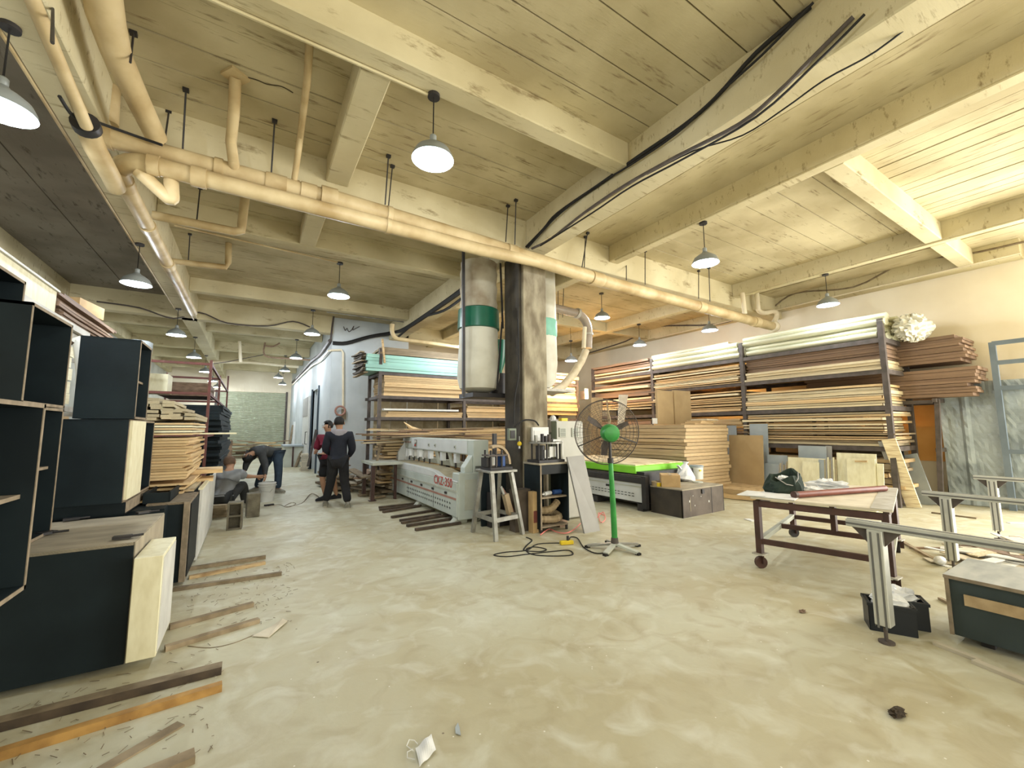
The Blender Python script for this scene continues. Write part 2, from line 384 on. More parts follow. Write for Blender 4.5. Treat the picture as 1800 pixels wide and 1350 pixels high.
# corridor wall (two meshes faces), wall facing the hall, rear wall of hall, far wall around shutter
cwall = struct(MB().b2(CW, CW+.2, CY, 15.3, -.1, ZG).b2(CW, CW+.2, 17.0, FAR, -.1, ZG).b2(CW, CW+.2, 15.3, 17.0, 2.86, ZG).b2(CW+.01, CW+.35, CY, FAR, ZG, 5).build('wall_corridor', m_wall))
struct(MB().b2(CW+.2, 4.2, CY, CY+.2, -.1, 5).b2(CW+.0, CW+.2, CY-.002, CY+.01, 2.86, 5).build('wall_hall_end', m_wall))
struct(MB().b2(4.2, WR+.2, 14.6, 14.8, -.1, 5).build('wall_rear', m_wallwarm))
struct(MB().b2(WL, -1.62, FAR, FAR+.2, -.1, 5).b2(1.66, CW+.2, FAR, FAR+.2, -.1, 5).b2(-1.62, 1.66, FAR, FAR+.2, 3.55, 5).build('wall_far', m_wallwarm))
# room behind the corridor door opening
struct(MB().b2(CW+.9, CW+1.0, 14.5, 18, -.1, 3).build('wall_side_room', m_wall))
# corridor door: dark blue-grey posts, open leaf, dark pane
d = MB(); d.b2(CW-.05, CW+.05, 15.22, 15.32, 0, 2.92); d.b2(CW-.05, CW+.05, 17.0, 17.1, 0, 2.92)
d1 = bpy.data.objects.new('door_1', None); COL.objects.link(d1); d1['kind'] = 'structure'; d1['label'] = 'corridor door with dark blue grey posts'
d.build('door_frame', m_doorpost, d1)
MB().b2(CW-.10, CW-.05, 17.1, 19.3, .03, 2.7).build('door_leaf', m_white, d1)
MB().b2(CW-.115, CW-.10, 17.5, 19.2, 1.95, 2.68).build('door_pane', m_greyboard, d1)
h = MB(); h.bar((CW-.17, 17.35, .9), (CW-.17, 17.35, 1.35), .02); h.bar((CW-.17, 17.35, .9), (CW-.1, 17.35, .9), .02); h.bar((CW-.17, 17.35, 1.35), (CW-.1, 17.35, 1.35), .02)
h.build('door_handle', m_black, d1)

tn = [0]
def beam(x0, x1, y0, y1, z0, m=None, label=None, chip=.004):
    tn[0] += 1
    o = MB().b2(x0, x1, y0, y1, z0, ZS+.02).build('trim_%d' % tn[0], m or m_beam, bevel=.012)
    return struct(o, label)
beam(3.56, 3.90, -4, 5.24, ZG, label='deep concrete ceiling girder with black cables')
beam(3.56, 3.90, 5.6, CY, ZG)
beam(-1.62, -1.28, -4, FAR, ZG)
beam(-1.28, 11.6, 5.24, 5.6, ZG)
beam(5.38, 5.60, -4, 5.24, ZB); beam(5.38, 5.60, 5.6, 14.6, ZB)
beam(9.34, 9.56, -4, 5.24, ZB); beam(9.34, 9.56, 5.6, 14.6, ZB)
beam(-1.28, 3.56, 3.10, 3.31, ZB); beam(-1.28, 3.56, 7.33, 7.53, ZB); beam(-1.28, 3.56, 11.05, 11.26, ZB)
beam(.62, .88, 3.31, 5.24, ZB); beam(.52, .76, 5.6, 7.33, ZB)
beam(5.6, 9.34, 1.76, 1.97, ZB); beam(9.56, 11.6, 1.76, 1.97, ZB)
beam(5.6, 9.34, 9.3, 9.5, ZB); beam(3.9, 5.38, 9.3, 9.5, ZB); beam(9.56, 11.6, 9.3, 9.5, ZB)
beam(-3.8, -3.6, -4, FAR, 4.42)
beam(-3.6, CW, CY-.1, CY+.2, ZG)
for yy in (15.1, 18.7, 21.3, 24.5): beam(-3.6, CW, yy, yy+.22, ZB-.05)
beam(3.9, 11.6, CY, CY+.3, ZG)
beam(11.3, 11.62, 1.2, 14.5, 4.42, m_beam)
# pillar
pil = struct(MB().b2(3.50, 3.95, 5.25, 5.72, 0, ZG+.02).build('wall_pillar', m_conc, bevel=.012), 'square stained concrete pillar in the middle of the hall')
o = MB().b2(3.455, 3.50, 5.30, 5.73, 0, 4.2).build('steel_channel', m_channel, pil)

# far roller shutter
sh = thing('roller_shutter', 'pale green corrugated roller shutter closing the far end of the corridor', 'shutter', (0, FAR-.02, 0))
z = .02; k = 0
smesh = None
while z < 3.5:
    if smesh is None:
        mb = MB()
        mb.prism([(-1.62, 0, 0), (-1.62, -.035, .025), (-1.62, -.035, .06), (-1.62, 0, .085)], (3.28, 0, 0))
        o = mb.build('slat', m_shutter, sh); smesh = o.data
    else:
        o = bpy.data.objects.new('slat', smesh); COL.objects.link(o); o.parent = sh
    o.location = (0, 0, z); z += .088; k += 1
MB().b2(-1.7, -1.6, -.08, 0, 0, 3.6).build('guide_rail', m_greysteel, sh); MB().b2(1.64, 1.74, -.08, 0, 0, 3.6).build('guide_rail', m_greysteel, sh)

# ================================================================ LAMPS
def make_lamp():
    t = thing('pendant_lamp', 'x', 'lamp')
    MB().cyl((0, 0, -.03), (0, 0, 0), .055, 16).build('ceiling_rose', m_black, t, smooth=True)
    MB().cyl((0, 0, -.40), (0, 0, -.03), .006, 6).build('cord', m_rubber, t)
    MB().lathe([(.022, -.46), (.03, -.45), (.03, -.40), (.012, -.385)], n=12).build('socket', m_shade, t, smooth=True)
    prof = [(.035, -.455), (.05, -.475), (.10, -.505), (.15, -.545), (.178, -.60), (.185, -.625)]
    s_ = MB(); s_.lathe(prof, n=32, cap0=True, cap1=False); sh_ = s_.build('lamp_shade', m_shade, t, smooth=True)
    s_ = MB(); s_.lathe([(r-.003, zz-.004) for r, zz in prof], n=32, cap0=True, cap1=False); s_.build('shade_lining', m_glass, t, smooth=True)
    MB().lathe([(.02, -.47), (.042, -.50), (.045, -.58), (.038, -.60), (.0, -.603)], n=16, cap1=False).build('bulb', m_bulb, t, smooth=True)
    return t
lamp0 = make_lamp()
lamps = [
 ((1.25, 3.30, ZB), 'pendant lamp with an open view of its round bulb, hanging over the hall middle'),
 ((1.22, 7.80, ZB), 'pendant lamp hanging in front of the beam above the two standing men'),
 ((1.19, 11.35, ZB), 'pendant lamp under the beam where the looping cable passes, by the scribbled wall'),
 ((1.15, 15.2, ZB-.05), 'pendant lamp at the corridor mouth beside the pipe along the white wall'),
 ((1.05, 18.8, ZB-.05), 'pendant lamp in the corridor above the door with the dark pane'),
 ((.95, 21.4, ZB-.05), 'pendant lamp deep in the corridor, before the last one over the grey cabinet'),
 ((1.3, 24.6, ZB-.05), 'last pendant lamp of the corridor before the shutter, over the grey cabinet'),
 ((-1.55, 4.03, ZG), 'pendant lamp cut by the picture edge above the tall charcoal cabinets'),
 ((-1.55, 8.03, ZG), 'pendant lamp above the brown board pile, hung from the girder'),
 ((-1.55, 12.0, ZG), 'pendant lamp over the plywood stack where the cable loops cross the girder'),
 ((-1.55, 15.5, ZG), 'pendant lamp over the red oxide rack, at its hall end'),
 ((-1.55, 19.2, ZG), 'pendant lamp over the far end of the red oxide rack'),
 ((-1.55, 22.8, ZG), 'pendant lamp beyond the red oxide rack near the shutter'),
 ((-1.55, 25.9, ZG), 'pendant lamp just before the shutter on the rack side'),
 ((5.50, 3.45, ZB), 'pendant lamp with grey cap under the slim beam, above the black crate box'),
 ((7.14, 7.24, ZS), 'pendant lamp beside the concrete pillar above the white electrical cabinet'),
 ((9.50, 3.45, ZB), 'pendant lamp above the cream profile bundle on the long rack'),
 ((9.50, 5.95, ZB), 'pendant lamp above the bundle in the second bay of the long rack'),
 ((9.45, 8.10, ZB), 'pendant lamp above the brown board bay of the long rack'),
 (tuple(PY(819, 606, 9.3) + V(0, 0, .60)), 'pendant lamp half hidden behind the dust collector bag'),
 (tuple(PY(1004, 634, 9.6) + V(0, 0, .62)), 'pendant lamp far behind the dust duct, over the orange lit racks'),
]
for i, (p, lab) in enumerate(lamps):
    t = lamp0 if i == 0 else copy_tree(lamp0)
    t.location = p; t.rotation_euler = (0, 0, random.uniform(0, 6)); t['label'] = lab; t['group'] = 'pendant lamps of the hall'
    if i >= 19: MB().cyl((0, 0, 0), (0, 0, ZS-p[2]), .006, 6).build('cord', m_rubber, t)
    point_light('lamp_light', (p[0], p[1], p[2]-.665), 62 if p[1] > 9 else (34 if p[0] > 9 else 72), (.86, .93, 1.0), .05)
point_light('work_light', (11.3, 3.6, 1.5), 30, (1., .50, .14), .1)
point_light('work_light', (11.2, 6.8, 2.5), 25, (1., .55, .18), .1)
point_light('work_light', (8.3, 9.75, 2.5), 60, (1., .55, .16), .1)
point_light('work_light', (6.0, 12.2, 3.2), 34, (1., .80, .55), .15)

# ================================================================ PIPES AND CABLES
def pipe(name, label, pts, r, m=None, cat='pipe', rings=(), n=14, group=None):
    t = thing(name, label, cat, group=group)
    MB().tube(pts, r, n).build('pipe_run', m or m_pipe, t, smooth=True)
    for (p, q, k) in rings:
        MB().cyl(p, q, r*k, n).build('coupling', m or m_pipe, t, smooth=True)
    return t
def arc(p, c, q, n=5):
    p, c, q = Vector(p), Vector(c), Vector(q)
    return [p*(1-t)**2 + c*2*t*(1-t) + q*t*t for t in [i/n for i in range(n+1)]]
YP = 5.0
up = pipe('drain_pipe', 'upper thick cream drain pipe ending at the big coupling', [(-1.40, YP, 4.13), (.62, YP, 4.13)], .085,
          rings=[((-1.35, YP, 4.13), (-1.22, YP, 4.13), 1.18), ((-.45, YP, 4.13), (-.38, YP, 4.13), 1.15), ((.0, YP, 4.13), (.2, YP, 4.13), 1.13), ((.34, YP, 4.13), (.5, YP, 4.13), 1.12), ((.55, YP, 4.13), (.72, YP, 4.13), 1.35)])
main = pipe('drain_pipe', 'long thick cream drain pipe crossing the hall in front of the pillar', [(.70, YP, 4.12), (2.6, YP, 4.06), (5.0, YP, 3.94), (10.6, YP, 3.86)], .105,
            rings=[((1.3, YP, 4.10), (1.36, YP, 4.10), 1.1), ((3.05, YP, 4.035), (3.2, YP, 4.03), 1.1), ((4.7, YP, 3.95), (4.95, YP, 3.945), 1.12), ((7.6, YP, 3.905), (7.8, YP, 3.90), 1.12), ((9.7, YP, 3.87), (9.9, YP, 3.87), 1.15)])
low = pipe('drain_pipe', 'lower cream drain pipe running just beneath the upper one', arc((-1.2, 5.25, 3.93), (-1.18, 4.95, 3.94), (-.9, 4.93, 3.945)) + [(.7, 4.93, 3.93), (2.6, 4.93, 3.92), (3.3, 4.97, 3.965), (3.7, 5.0, 3.995)], .085,
           rings=[((-.95, 4.93, 3.945), (-.86, 4.93, 3.945), 1.15), ((-.62, 4.93, 3.94), (-.5, 4.93, 3.94), 1.2), ((1.28, 4.93, 3.925), (1.33, 4.93, 3.925), 1.12)])
pipe('drain_pipe', 'thin cream pipe sloping along the girder down to the black band', [PX(40, -40, -1.2), PX(95, 90, -1.2), PX(152, 222, -1.2)], .04)
t = pipe('drain_pipe', 'short elbow pipe with a black band beside the girder', [PX(150, 218, -1.22), PX(168, 262, -1.22), PX(196, 312, -1.22), PX(204, 330, -1.22)], .075)
MB().cyl(PX(149, 214, -1.22), PX(154, 226, -1.22), .09, 16).build('band', m_black, t, smooth=True)
pipe('drain_pipe', 'cream pipe running along the girder from the elbow into the depth of the hall', [(-1.18, 5.1, 3.9), (-1.17, 5.5, 3.86), (-1.17, 7.0, 3.90), (-1.17, 11.0, 3.95)], .075,
     rings=[((-1.18, 5.25, 3.885), (-1.18, 5.38, 3.87), 1.15), ((-1.17, 6.3, 3.88), (-1.17, 6.45, 3.885), 1.15), ((-1.17, 7.7, 3.91), (-1.17, 7.9, 3.912), 1.15)])
pipe('drain_pipe', 'short diagonal branch pipe with an elbow under the twin pipes', [PY(243, 300, 4.98), PY(270, 325, 5.0), PY(292, 345, 5.0)] + arc(PY(298, 350, 5.0), PY(304, 352, 5.0), PY(302, 338, 5.0)) + [PY(300, 300, 5.0)], .06)
bigp = [PZ(178, -30, 4.55), PZ(186, 30, 4.5), PZ(205, 95, 4.42), PZ(240, 170, 4.3), PZ(275, 243, 4.2)]
t = pipe('drain_pipe', 'thick curved cream pipe coming down diagonally from the slab', bigp, [.11, .115, .10, .09, .085])
MB().tube([PZ(262, 240, 4.2), PZ(270, 237, 4.22), PZ(283, 246, 4.2)], .02, 6).build('strap', m_black, t)
t = pipe('drain_pipe', 'vertical cream drop pipe with a square plate at the slab', [PZ(414, 134, 4.735), PZ(411, 200, 4.55), PZ(406, 250, 4.40), PY(411, 288, 4.9), PY(412, 305, 5.0)], .05)
c = PZ(414, 134, 4.725); MB().box((c.x, c.y, c.z), (.17, .17, .03), Euler((0, 0, .6))).build('slab_plate', m_pipe, t)
pipe('drain_pipe', 'slim cream drop pipe beside the short joist', [PZ(546, 50, 4.74), PZ(540, 140, 4.55), PY(528, 240, 4.7), PY(518, 312, 4.95), PY(516, 322, 5.0), PY(527, 322, 5.0)], .032)
pipe('drain_pipe', 'small u-shaped waste pipe with a lower elbow behind the twin pipes', [PY(431, 346, 6.5), PY(425, 395, 6.5), PY(424, 405, 6.5), PY(412, 407, 6.5), PY(268, 378, 6.5)], .055, m_pipe)
pipe('drain_pipe', 'smaller square loop of waste pipe hung under the slab beside the girder', [PY(402, 428, 8.6), PY(401, 462, 8.6), PY(397, 470, 8.6), PY(285, 457, 8.6)], .05, m_pipe)
pipe('drain_pipe', 'vertical stub of pipe where the two girders meet', [PY(196, 150, 5.15), PY(192, 218, 5.15)], .07)
pipe('drain_pipe', 'thin pipe with an elbow above the mint boards', arc(PY(690, 570, 9.8), PY(686, 592, 9.8), PY(700, 596, 9.8)) + [PY(760, 603, 9.8), PY(812, 610, 9.8)], .05, m_pipe)
pipe('drain_pipe', 'pale vertical pipe joining the long pipe near the rack', [PY(1305, 515, 5.0), PY(1309, 552, 5.0)], .05, m_pipe2)
pipe('drain_pipe', 'pale s-bend trap at the rack end of the long pipe', [PY(1330, 516, 5.1), PY(1332, 538, 5.1)] + arc(PY(1333, 545, 5.1), PY(1338, 552, 5.1), PY(1350, 549, 5.1)) + arc(PY(1358, 547, 5.1), PY(1370, 548, 5.1), PY(1364, 560, 5.1)) + [PY(1356, 572, 5.0)], .055, m_pipe2)
c = PY(1356, 575, 5.0); t = main; MB().ball((10.62, 5.0, 3.86), .14).build('end_cap', m_pipe2, t, smooth=True)

# threaded hanger rods of the pipes
rods = [(235, 55, 229, 110, 4.1), (297, 195, 289, 252, 5.0), (327, 155, 321, 265, 5.0), (483, 210, 476, 318, 5.0), (683, 272, 677, 360, 5.0), (690, 290, 683, 362, 5.0),
        (893, 360, 889, 425, 5.0), (907, 350, 905, 430, 5.0), (93, 0, 92, 75, 2.6), (352, 328, 346, 386, 6.5), (334, 410, 331, 458, 8.6),
        (1033, 408, 1023, 470, 5.0), (1029, 415, 1027, 470, 5.0), (1101, 452, 1101, 492, 5.0), (1134, 440, 1134, 500, 5.0), (1228, 475, 1228, 525, 5.0), (1246, 470, 1248, 530, 5.0),
        (981, 500, 981, 562, 7.3), (991, 500, 989, 558, 7.3)]
for i, (a, b, c_, d_, yy) in enumerate(rods):
    q = PY(c_, d_, yy); p = PZ(a, b, ZS)
    t = thing('hanger_rod', 'thin dark threaded rod holding up a ceiling pipe', 'hanger rod', group='hanger rods of the ceiling pipes')
    MB().cyl(p, q, .008, 6).build('rod', m_black, t)
    MB().box(p - V(0, 0, .02), (.05, .04, .03)).build('bracket', m_black, t)
# conduits along beams
def cable(name, label, pts, r, m=None, cat='cable', n=6, group=None, closed=False):
    pts = [Vector(p) for p in pts]
    out = []
    for i in range(len(pts)-1):
        p0 = pts[max(i-1, 0)]; p1 = pts[i]; p2 = pts[i+1]; p3 = pts[min(i+2, len(pts)-1)]
        for k in range(4):
            t = k/4; out.append(.5*((2*p1) + (p2-p0)*t + (2*p0-5*p1+4*p2-p3)*t*t + (3*p1-p0-3*p2+p3)*t**3))
    out.append(pts[-1])
    return tag(MB().tube(out, r, n).build(name, m or m_rubber, None, smooth=True), label, cat, group)
def conduit(label, pts, m=None): return tag(MB().tube(pts, .014, 6).build('conduit', m or m_beam, None, smooth=True), label, 'conduit')
conduit('painted conduit along the slim beam with the grey capped pendant lamp', [(5.40, -3.5, ZB-.012), (5.40, 5.1, ZB-.012)])
conduit('painted conduit along the beam near the long rack', [(9.36, -3.5, ZB-.012), (9.36, 5.1, ZB-.012)])
conduit('painted conduit on the first cross beam, ending at the open pendant lamp', [(-1.2, 3.31, ZB-.014), (1.22, 3.31, ZB-.014)])
conduit('painted conduit on the second cross beam, by the pendant lamp over the two men', [(-1.1, 7.55, ZB-.014), (1.2, 7.78, ZB-.014)], m_pipe)
conduit('grey conduit turning down at the scribbled wall', [(1.5, 11.3, ZB-.02), (3.5, 11.3, ZB-.02)], m_steel)
conduit('thin conduit beside the thin pipe on the girder', [(-1.63, .5, ZG), (-1.63, 12, ZG)], m_pipe)
conduit('pale conduit running beside the pendant lamps, under the girder', [(-1.36, 2.5, ZG-.012), (-1.36, 13, ZG-.012)], m_pipe)
conduit('pale horizontal conduit high on the cream side wall', [(11.28, 1.2, 4.45), (11.28, 9, 4.40)], m_pipe2)
XG = 3.53
cable('cable', 'black cable bundle clipped along the big girder face, upper run', [PX(1425, 12, XG), PX(1330, 92, XG), PX(1258, 172, XG), PX(1200, 222, XG), PX(1115, 280, XG), PX(1060, 320, XG), PX(980, 375, XG), PX(955, 403, XG), PX(925, 434, XG)], .020)
cable('cable', 'second black cable twisting beside the upper run on the girder', [PX(1430, 4, XG-.02), PX(1340, 96, XG-.02), PX(1262, 166, XG-.02), PX(1190, 234, XG-.02), PX(1108, 290, XG-.02), PX(1040, 332, XG-.02), PX(975, 384, XG-.02), PX(928, 436, XG-.02)], .011)
cable('cable', 'brown cable run drooping along the lower edge of the girder', [PX(1500, 30, XG), PX(1420, 110, XG), PX(1370, 160, XG), PX(1300, 218, XG), PX(1190, 275, XG), PX(1100, 325, XG), PX(1030, 372, XG), PX(968, 420, XG), PX(935, 437, XG)], .018, m_greysteel)
cable('cable', 'thin brown cable beneath the drooping run on the girder', [PX(1520, 25, XG-.02), PX(1440, 105, XG-.02), PX(1330, 205, XG-.02), PX(1200, 280, XG-.02), PX(1110, 328, XG-.02), PX(1040, 375, XG-.02), PX(950, 432, XG-.02)], .010)
cable('cable', 'single thin black wire sagging away from the girder towards the camera side', [(3.55, 2.85, ZG-.02), PZ(1220, 265, 4.19), PZ(1305, 238, 4.15), PZ(1380, 190, 4.15), PZ(1450, 140, 4.15), PZ(1540, 90, 4.2), PZ(1655, 0, 4.3)], .007)
cable('cable', 'black wire between the banded elbow and the diagonal pipe', [PX(105, 170, -1.25), PX(130, 205, -1.25), PX(162, 212, -1.2), PY(230, 236, 4.7), PY(285, 255, 4.7)], .013)
cable('cable', 'dark wire looping across the beam from the scribbled wall to the girder', [PY(170, 530, 12.8), PY(245, 541, 12.8), PY(305, 560, 12.8), PY(350, 549, 12.8), PY(400, 568, 12.8), PY(470, 573, 12.8), PY(515, 565, 12.8), PY(545, 575, 12.8)], .018, m_greysteel)
cable('cable', 'heavy black cable bundle sweeping from the girder end across the white wall', [PX(815, 508, 3.5), PX(770, 540, 3.5), PX(712, 578, 3.5), PY(690, 585, 12.6), PY(650, 592, 12.85), PY(610, 603, 12.9), PY(585, 603, 12.9)], .055)
cable('cable', 'second black cable under the girder beyond the pillar', [PX(815, 522, 3.5), PX(780, 546, 3.5), PX(740, 560, 3.5), PX(700, 592, 3.5)], .03)
cable('cable', 'thick grey cable run along the top of the corridor wall', [(1.86, 13.1, 4.05), (1.86, 15, 3.95), (1.86, 17.5, 4.05), (1.86, 20, 4.05), (1.86, 26, 4.05)], .06, m_greysteel)
cable('cable', 'pale conduit pipe along the corridor wall under the grey cable', [(1.84, 13.1, 3.75), (1.84, 15, 3.70), (1.84, 18, 3.85), (1.84, 26, 3.9)], .03, m_pipe2)
tag(MB().tube([PY(580, 616, 12.93), PY(600, 615, 12.93), PY(603, 620, 12.93), PY(603, 740, 12.93)], .03, 8).build('conduit', m_pipe2, None, smooth=True), 'pale vertical conduit coming down the white wall behind the two men', 'conduit')
cable('cable', 'dark wires rising from the cable junction on the white wall', [PY(588, 545, 12.9), PY(584, 575, 12.9), PY(581, 600, 12.9)], .03, m_greysteel)
cable('cable', 'cable drooping along the top of the cream side wall', [PX(1800, 425, 11.3), PX(1700, 447, 11.3), PX(1590, 462, 11.3), PX(1500, 505, 11.3), PX(1400, 515, 11.3), PX(1360, 540, 11.3)], .02, m_timber)
cable('cable', 'dark cable high above the brown board bay', [PX(1330, 545, 11.3), PX(1260, 570, 11.3), PX(1150, 575, 11.3), PX(1100, 600, 11.3), PX(1020, 625, 11.3)], .025, m_greysteel)
# scribble on wall
cable('wall_scribble', 'dark scribbled handwriting on the white wall under the beam', [PY(604, 574, 12.98), PY(607, 581, 12.98), PY(610, 577, 12.98), PY(613, 583, 12.98), PY(618, 580, 12.98), PY(622, 573, 12.98), PY(620, 580, 12.98), PY(626, 577, 12.98), PY(632, 574, 12.98)], .012, m_greysteel, 'scribble')

cable('slab_crack', 'jagged dark crack in the slab beside the square plated drop pipe', [PZ(420, 132, 4.735), PZ(450, 140, 4.735), PZ(470, 148, 4.735), PZ(495, 152, 4.735), PZ(515, 163, 4.735)], .006, m_joint, 'crack')

conduit('dark strut crossing the corridor ceiling beside the hanging lamps', [PY(355, 642, 17), PY(400, 636, 17), PY(466, 623, 17)], m_greysteel)
cable('ceiling_bracket', 'rusty square bracket frame hanging under the corridor ceiling', [PY(466, 602, 16.5), PY(466, 625, 16.5), PY(500, 630, 16.5), PY(545, 633, 16.5)], .03, m_brown, 'bracket')
cable('ceiling_bracket', 'upper rusty arm of the square bracket frame in the corridor', [PY(466, 608, 16.5), PY(480, 609, 16.5), PY(492, 603, 16.5)], .03, m_brown, 'bracket')
pipe('drain_pipe', 'pale pipe crossing the corridor ceiling before the shutter', [PY(370, 636, 20.5), PY(440, 637, 20.5), PY(525, 645, 20.5)], .06, m_pipe2)
pipe('drain_pipe', 'short pale stub pipe hanging in the middle of the corridor ceiling', [PY(421, 600, 16.8), PY(423, 637, 16.8)], .05, m_pipe2)
# ================================================================ BOARDS IN RACKS
_bm = {}
def board(name, mats, size, loc, rz, label, cat, group, parent=None, warp=0):
    """one board; unit meshes are shared and scaled"""
    key = (mats.name, random.randrange(3))
    if key not in _bm:
        mb = MB(); n = 4; vs = []
        if 'profile' in name:
            vs = []
            for i in range(9):
                y = -.5+i/8; f = 1+random.uniform(-.09, .09)
                vs.append([mb.bm.verts.new((.5*f*math.cos(2*PI*k/10), y, .5*f*math.sin(2*PI*k/10))) for k in range(10)])
            mb.face(vs[0][::-1]); mb.face(vs[-1])
            for i in range(8):
                for k in range(10): mb.face((vs[i][k], vs[i][(k+1) % 10], vs[i+1][(k+1) % 10], vs[i+1][k]))
            tmp = mb.build(name, mats, smooth=True); _bm[key] = tmp.data; bpy.data.objects.remove(tmp)
        else:
          for i in range(n+1):
            y = -.5 + i/n; w = random.uniform(-.14, .14)*(0 if i in (0, n) else 1); e = random.uniform(-.008, .008)
            vs.append([mb.bm.verts.new((sx*.5 + e, y, sz*.5 + w)) for sx, sz in ((-1, -1), (1, -1), (1, 1), (-1, 1))])
          mb.face(vs[0][::-1]); mb.face(vs[-1])
          for i in range(n):
            for k in range(4): mb.face((vs[i][k], vs[i][(k+1) % 4], vs[i+1][(k+1) % 4], vs[i+1][k]))
          tmp = mb.build(name, mats); _bm[key] = tmp.data; bpy.data.objects.remove(tmp)
    o = bpy.data.objects.new(name, _bm[key]); COL.objects.link(o)
    o.location = loc; o.scale = size; o.rotation_euler = (random.uniform(-warp, warp), random.uniform(-warp, warp)*2, rz)
    if parent is not None: o.parent = parent; return o
    return tag(o, label, cat, group)
NB = [0]
def stack(name, m, x0, x1, y0, y1, z0, z1, n, label, group, jit=.03, jx=.03, gap=.12, cat='board', along='y', msk=None, warp=.0):
    ws = [random.uniform(.6, 1.4) if gap > .15 else random.uniform(.85, 1.15) for _ in range(n)]; sw_ = sum(ws); zc = z0
    for i in range(n):
        dx = random.uniform(-jx, jx); dy = random.uniform(-jit, jit); e = random.uniform(-jit, jit)
        L = (y1-y0) + e
        mm = m[random.randrange(len(m))] if isinstance(m, (list, tuple)) else m
        th = (z1-z0)*ws[i]/sw_; t = th*(1-gap*random.uniform(.3, 1.6))
        cx, cy, cz = (x0+x1)/2+dx, (y0+y1)/2+dy, zc+t/2; zc += th
        if along == 'y': size = (x1-x0, L, t); 
        else: size = (x1-x0+e, (y1-y0), t)
        board(name, mm, size, (cx, cy, cz), random.uniform(-.004, .004), label, cat, group, warp=warp)
        NB[0] += 1

def rack_frame(name, label, posts, rails, m, w=.06, cat='rack', group=None):
    t = thing(name, label, cat, group=group)
    for (a, b) in posts: MB().bar(a, b, w).build('post', m, t)
    for (a, b) in rails: MB().bar(a, b, w*.8, w).build('shelf_rail', m, t)
    return t
# ---- long rack along the side wall: bays along Y
RX0, RX1 = 9.90, 11.05
YB = [2.80, 5.42, 8.05, 10.55]
SH = [1.03, 1.78, 2.46, 3.05]
posts = []; rails = []
for y in YB:
    posts += [((RX0, y, 0), (RX0, y, 3.45)), ((RX1, y, 0), (RX1, y, 3.30))]
for z in [.10]+SH:
    for x in (RX0, RX1): rails.append(((x, YB[0], z), (x, YB[-1], z)))
    for y in YB: rails.append(((RX0, y, z), (RX1, y, z)))
rack_frame('storage_rack', 'long steel storage rack along the side wall, packed with timber boards and wrapped profiles', posts, rails, m_greysteel, .085)
bx0, bx1 = RX0-.02, RX1-.05
def yb(i, a=.06, b=.06): return YB[i]+a, YB[i+1]-b
# bay 1
a, b = yb(0, .04, .05)
for i in range(4):
    for k in range(4):
        z = 3.11+.118*i; x = bx0+.08+.27*k + (.08 if i % 2 else 0)
        board('profile_length', m_tube, (.29, b-a+random.uniform(-.10, .15), .135), (x+.04, (a+b)/2-.03, z+.062), 0, 'pale cream wrapped profile in the top rack bundle that ends in the ragged wrap', 'profile', 'cream profiles on top of the first rack bay'); NB[0] += 1
stack('timber_board', m_brown, bx0+.12, bx1, a, b, 2.72, 3.02, 7, 'brown board in the stack under the cream profiles of the first rack bay', 'brown boards of the first rack bay')
stack('timber_board', m_pale, bx0, bx1, a, b, 2.50, 2.70, 4, 'pale board in the thin stack below the brown boards of the first rack bay', 'pale boards on the third shelf, first bay')
stack('timber_board', [m_tan, m_tan, m_pale], bx0, bx1, a, b, 1.83, 2.24, 8, 'tan board of the neat middle stack in the first rack bay', 'tan boards on the middle shelf, first bay', .03, .03, .2)
stack('timber_board', [m_tan, m_pale, m_tan, m_timber], bx0, bx1, a, b+.03, 1.08, 1.73, 13, 'rough tan board in the tall lower stack of the first rack bay', 'rough tan boards of the lower shelf, first bay', .09, .06, .35, warp=.004)
stack('timber_board', [m_tan, m_timber], bx0+.05, bx1, a, b, .15, .85, 8, 'dusty board near the floor in the first rack bay, behind the leaning panels', 'dusty boards near the floor, first bay', .12, .05, .3)
# bay 2
a, b = yb(1)
for i in range(3):
    for k in range(4):
        board('profile_length', m_tube, (.30, b-a+random.uniform(-.05, .12), .15), (bx0+.10+.28*k, (a+b)/2, 3.10+.125*i+.07), 0, 'pale wrapped profile in the bulging bundle on top of the second rack bay', 'profile', 'pale profiles on top of the second rack bay'); NB[0] += 1
stack('timber_board', m_pale, bx0+.3, bx1, a+.4, b+.3, 3.48, 3.60, 2, 'short pale board lying highest on the second rack bay', 'highest boards of the second rack bay')
stack('timber_board', [m_pale, m_tan], bx0, bx1, a, b, 2.50, 2.95, 9, 'pale board in the upper stack of the second rack bay', 'upper boards of the second rack bay', .08, .05, .35, warp=.004)
stack('timber_board', [m_pale, m_tan, m_pale], bx0, bx1, a, b, 1.83, 2.32, 8, 'yellowish board in the middle stack of the second rack bay, beside the kraft sheets', 'middle boards of the second rack bay', .07, .05, .35, warp=.004)
stack('timber_board', [m_tan, m_brown], bx0, bx1, a, b, 1.08, 1.68, 8, 'dim board in the lower stack of the second rack bay', 'lower boards of the second rack bay', .06, .05, .35)
# bay 3
a, b = yb(2)
stack('timber_board', [m_brown, m_brown, m_pale], bx0, bx1, a, b+.15, 2.95, 3.50, 7, 'dark brown board in the top stack of the third rack bay', 'top boards of the third rack bay', .10, .07, .4, warp=.01)
stack('timber_board', [m_tan, m_pale, m_brown], bx0-.02, bx1, a-.1, b, 2.0, 2.85, 11, 'mixed rough board in the middle stack of the third rack bay', 'middle boards of the third rack bay', .12, .08, .35, warp=.01)
stack('timber_board', [m_timber, m_brown], bx0+.05, bx1, a, b, 1.08, 1.70, 8, 'dark rough board low in the third rack bay, behind the stand fan', 'lower boards of the third rack bay', .08, .05, .2)
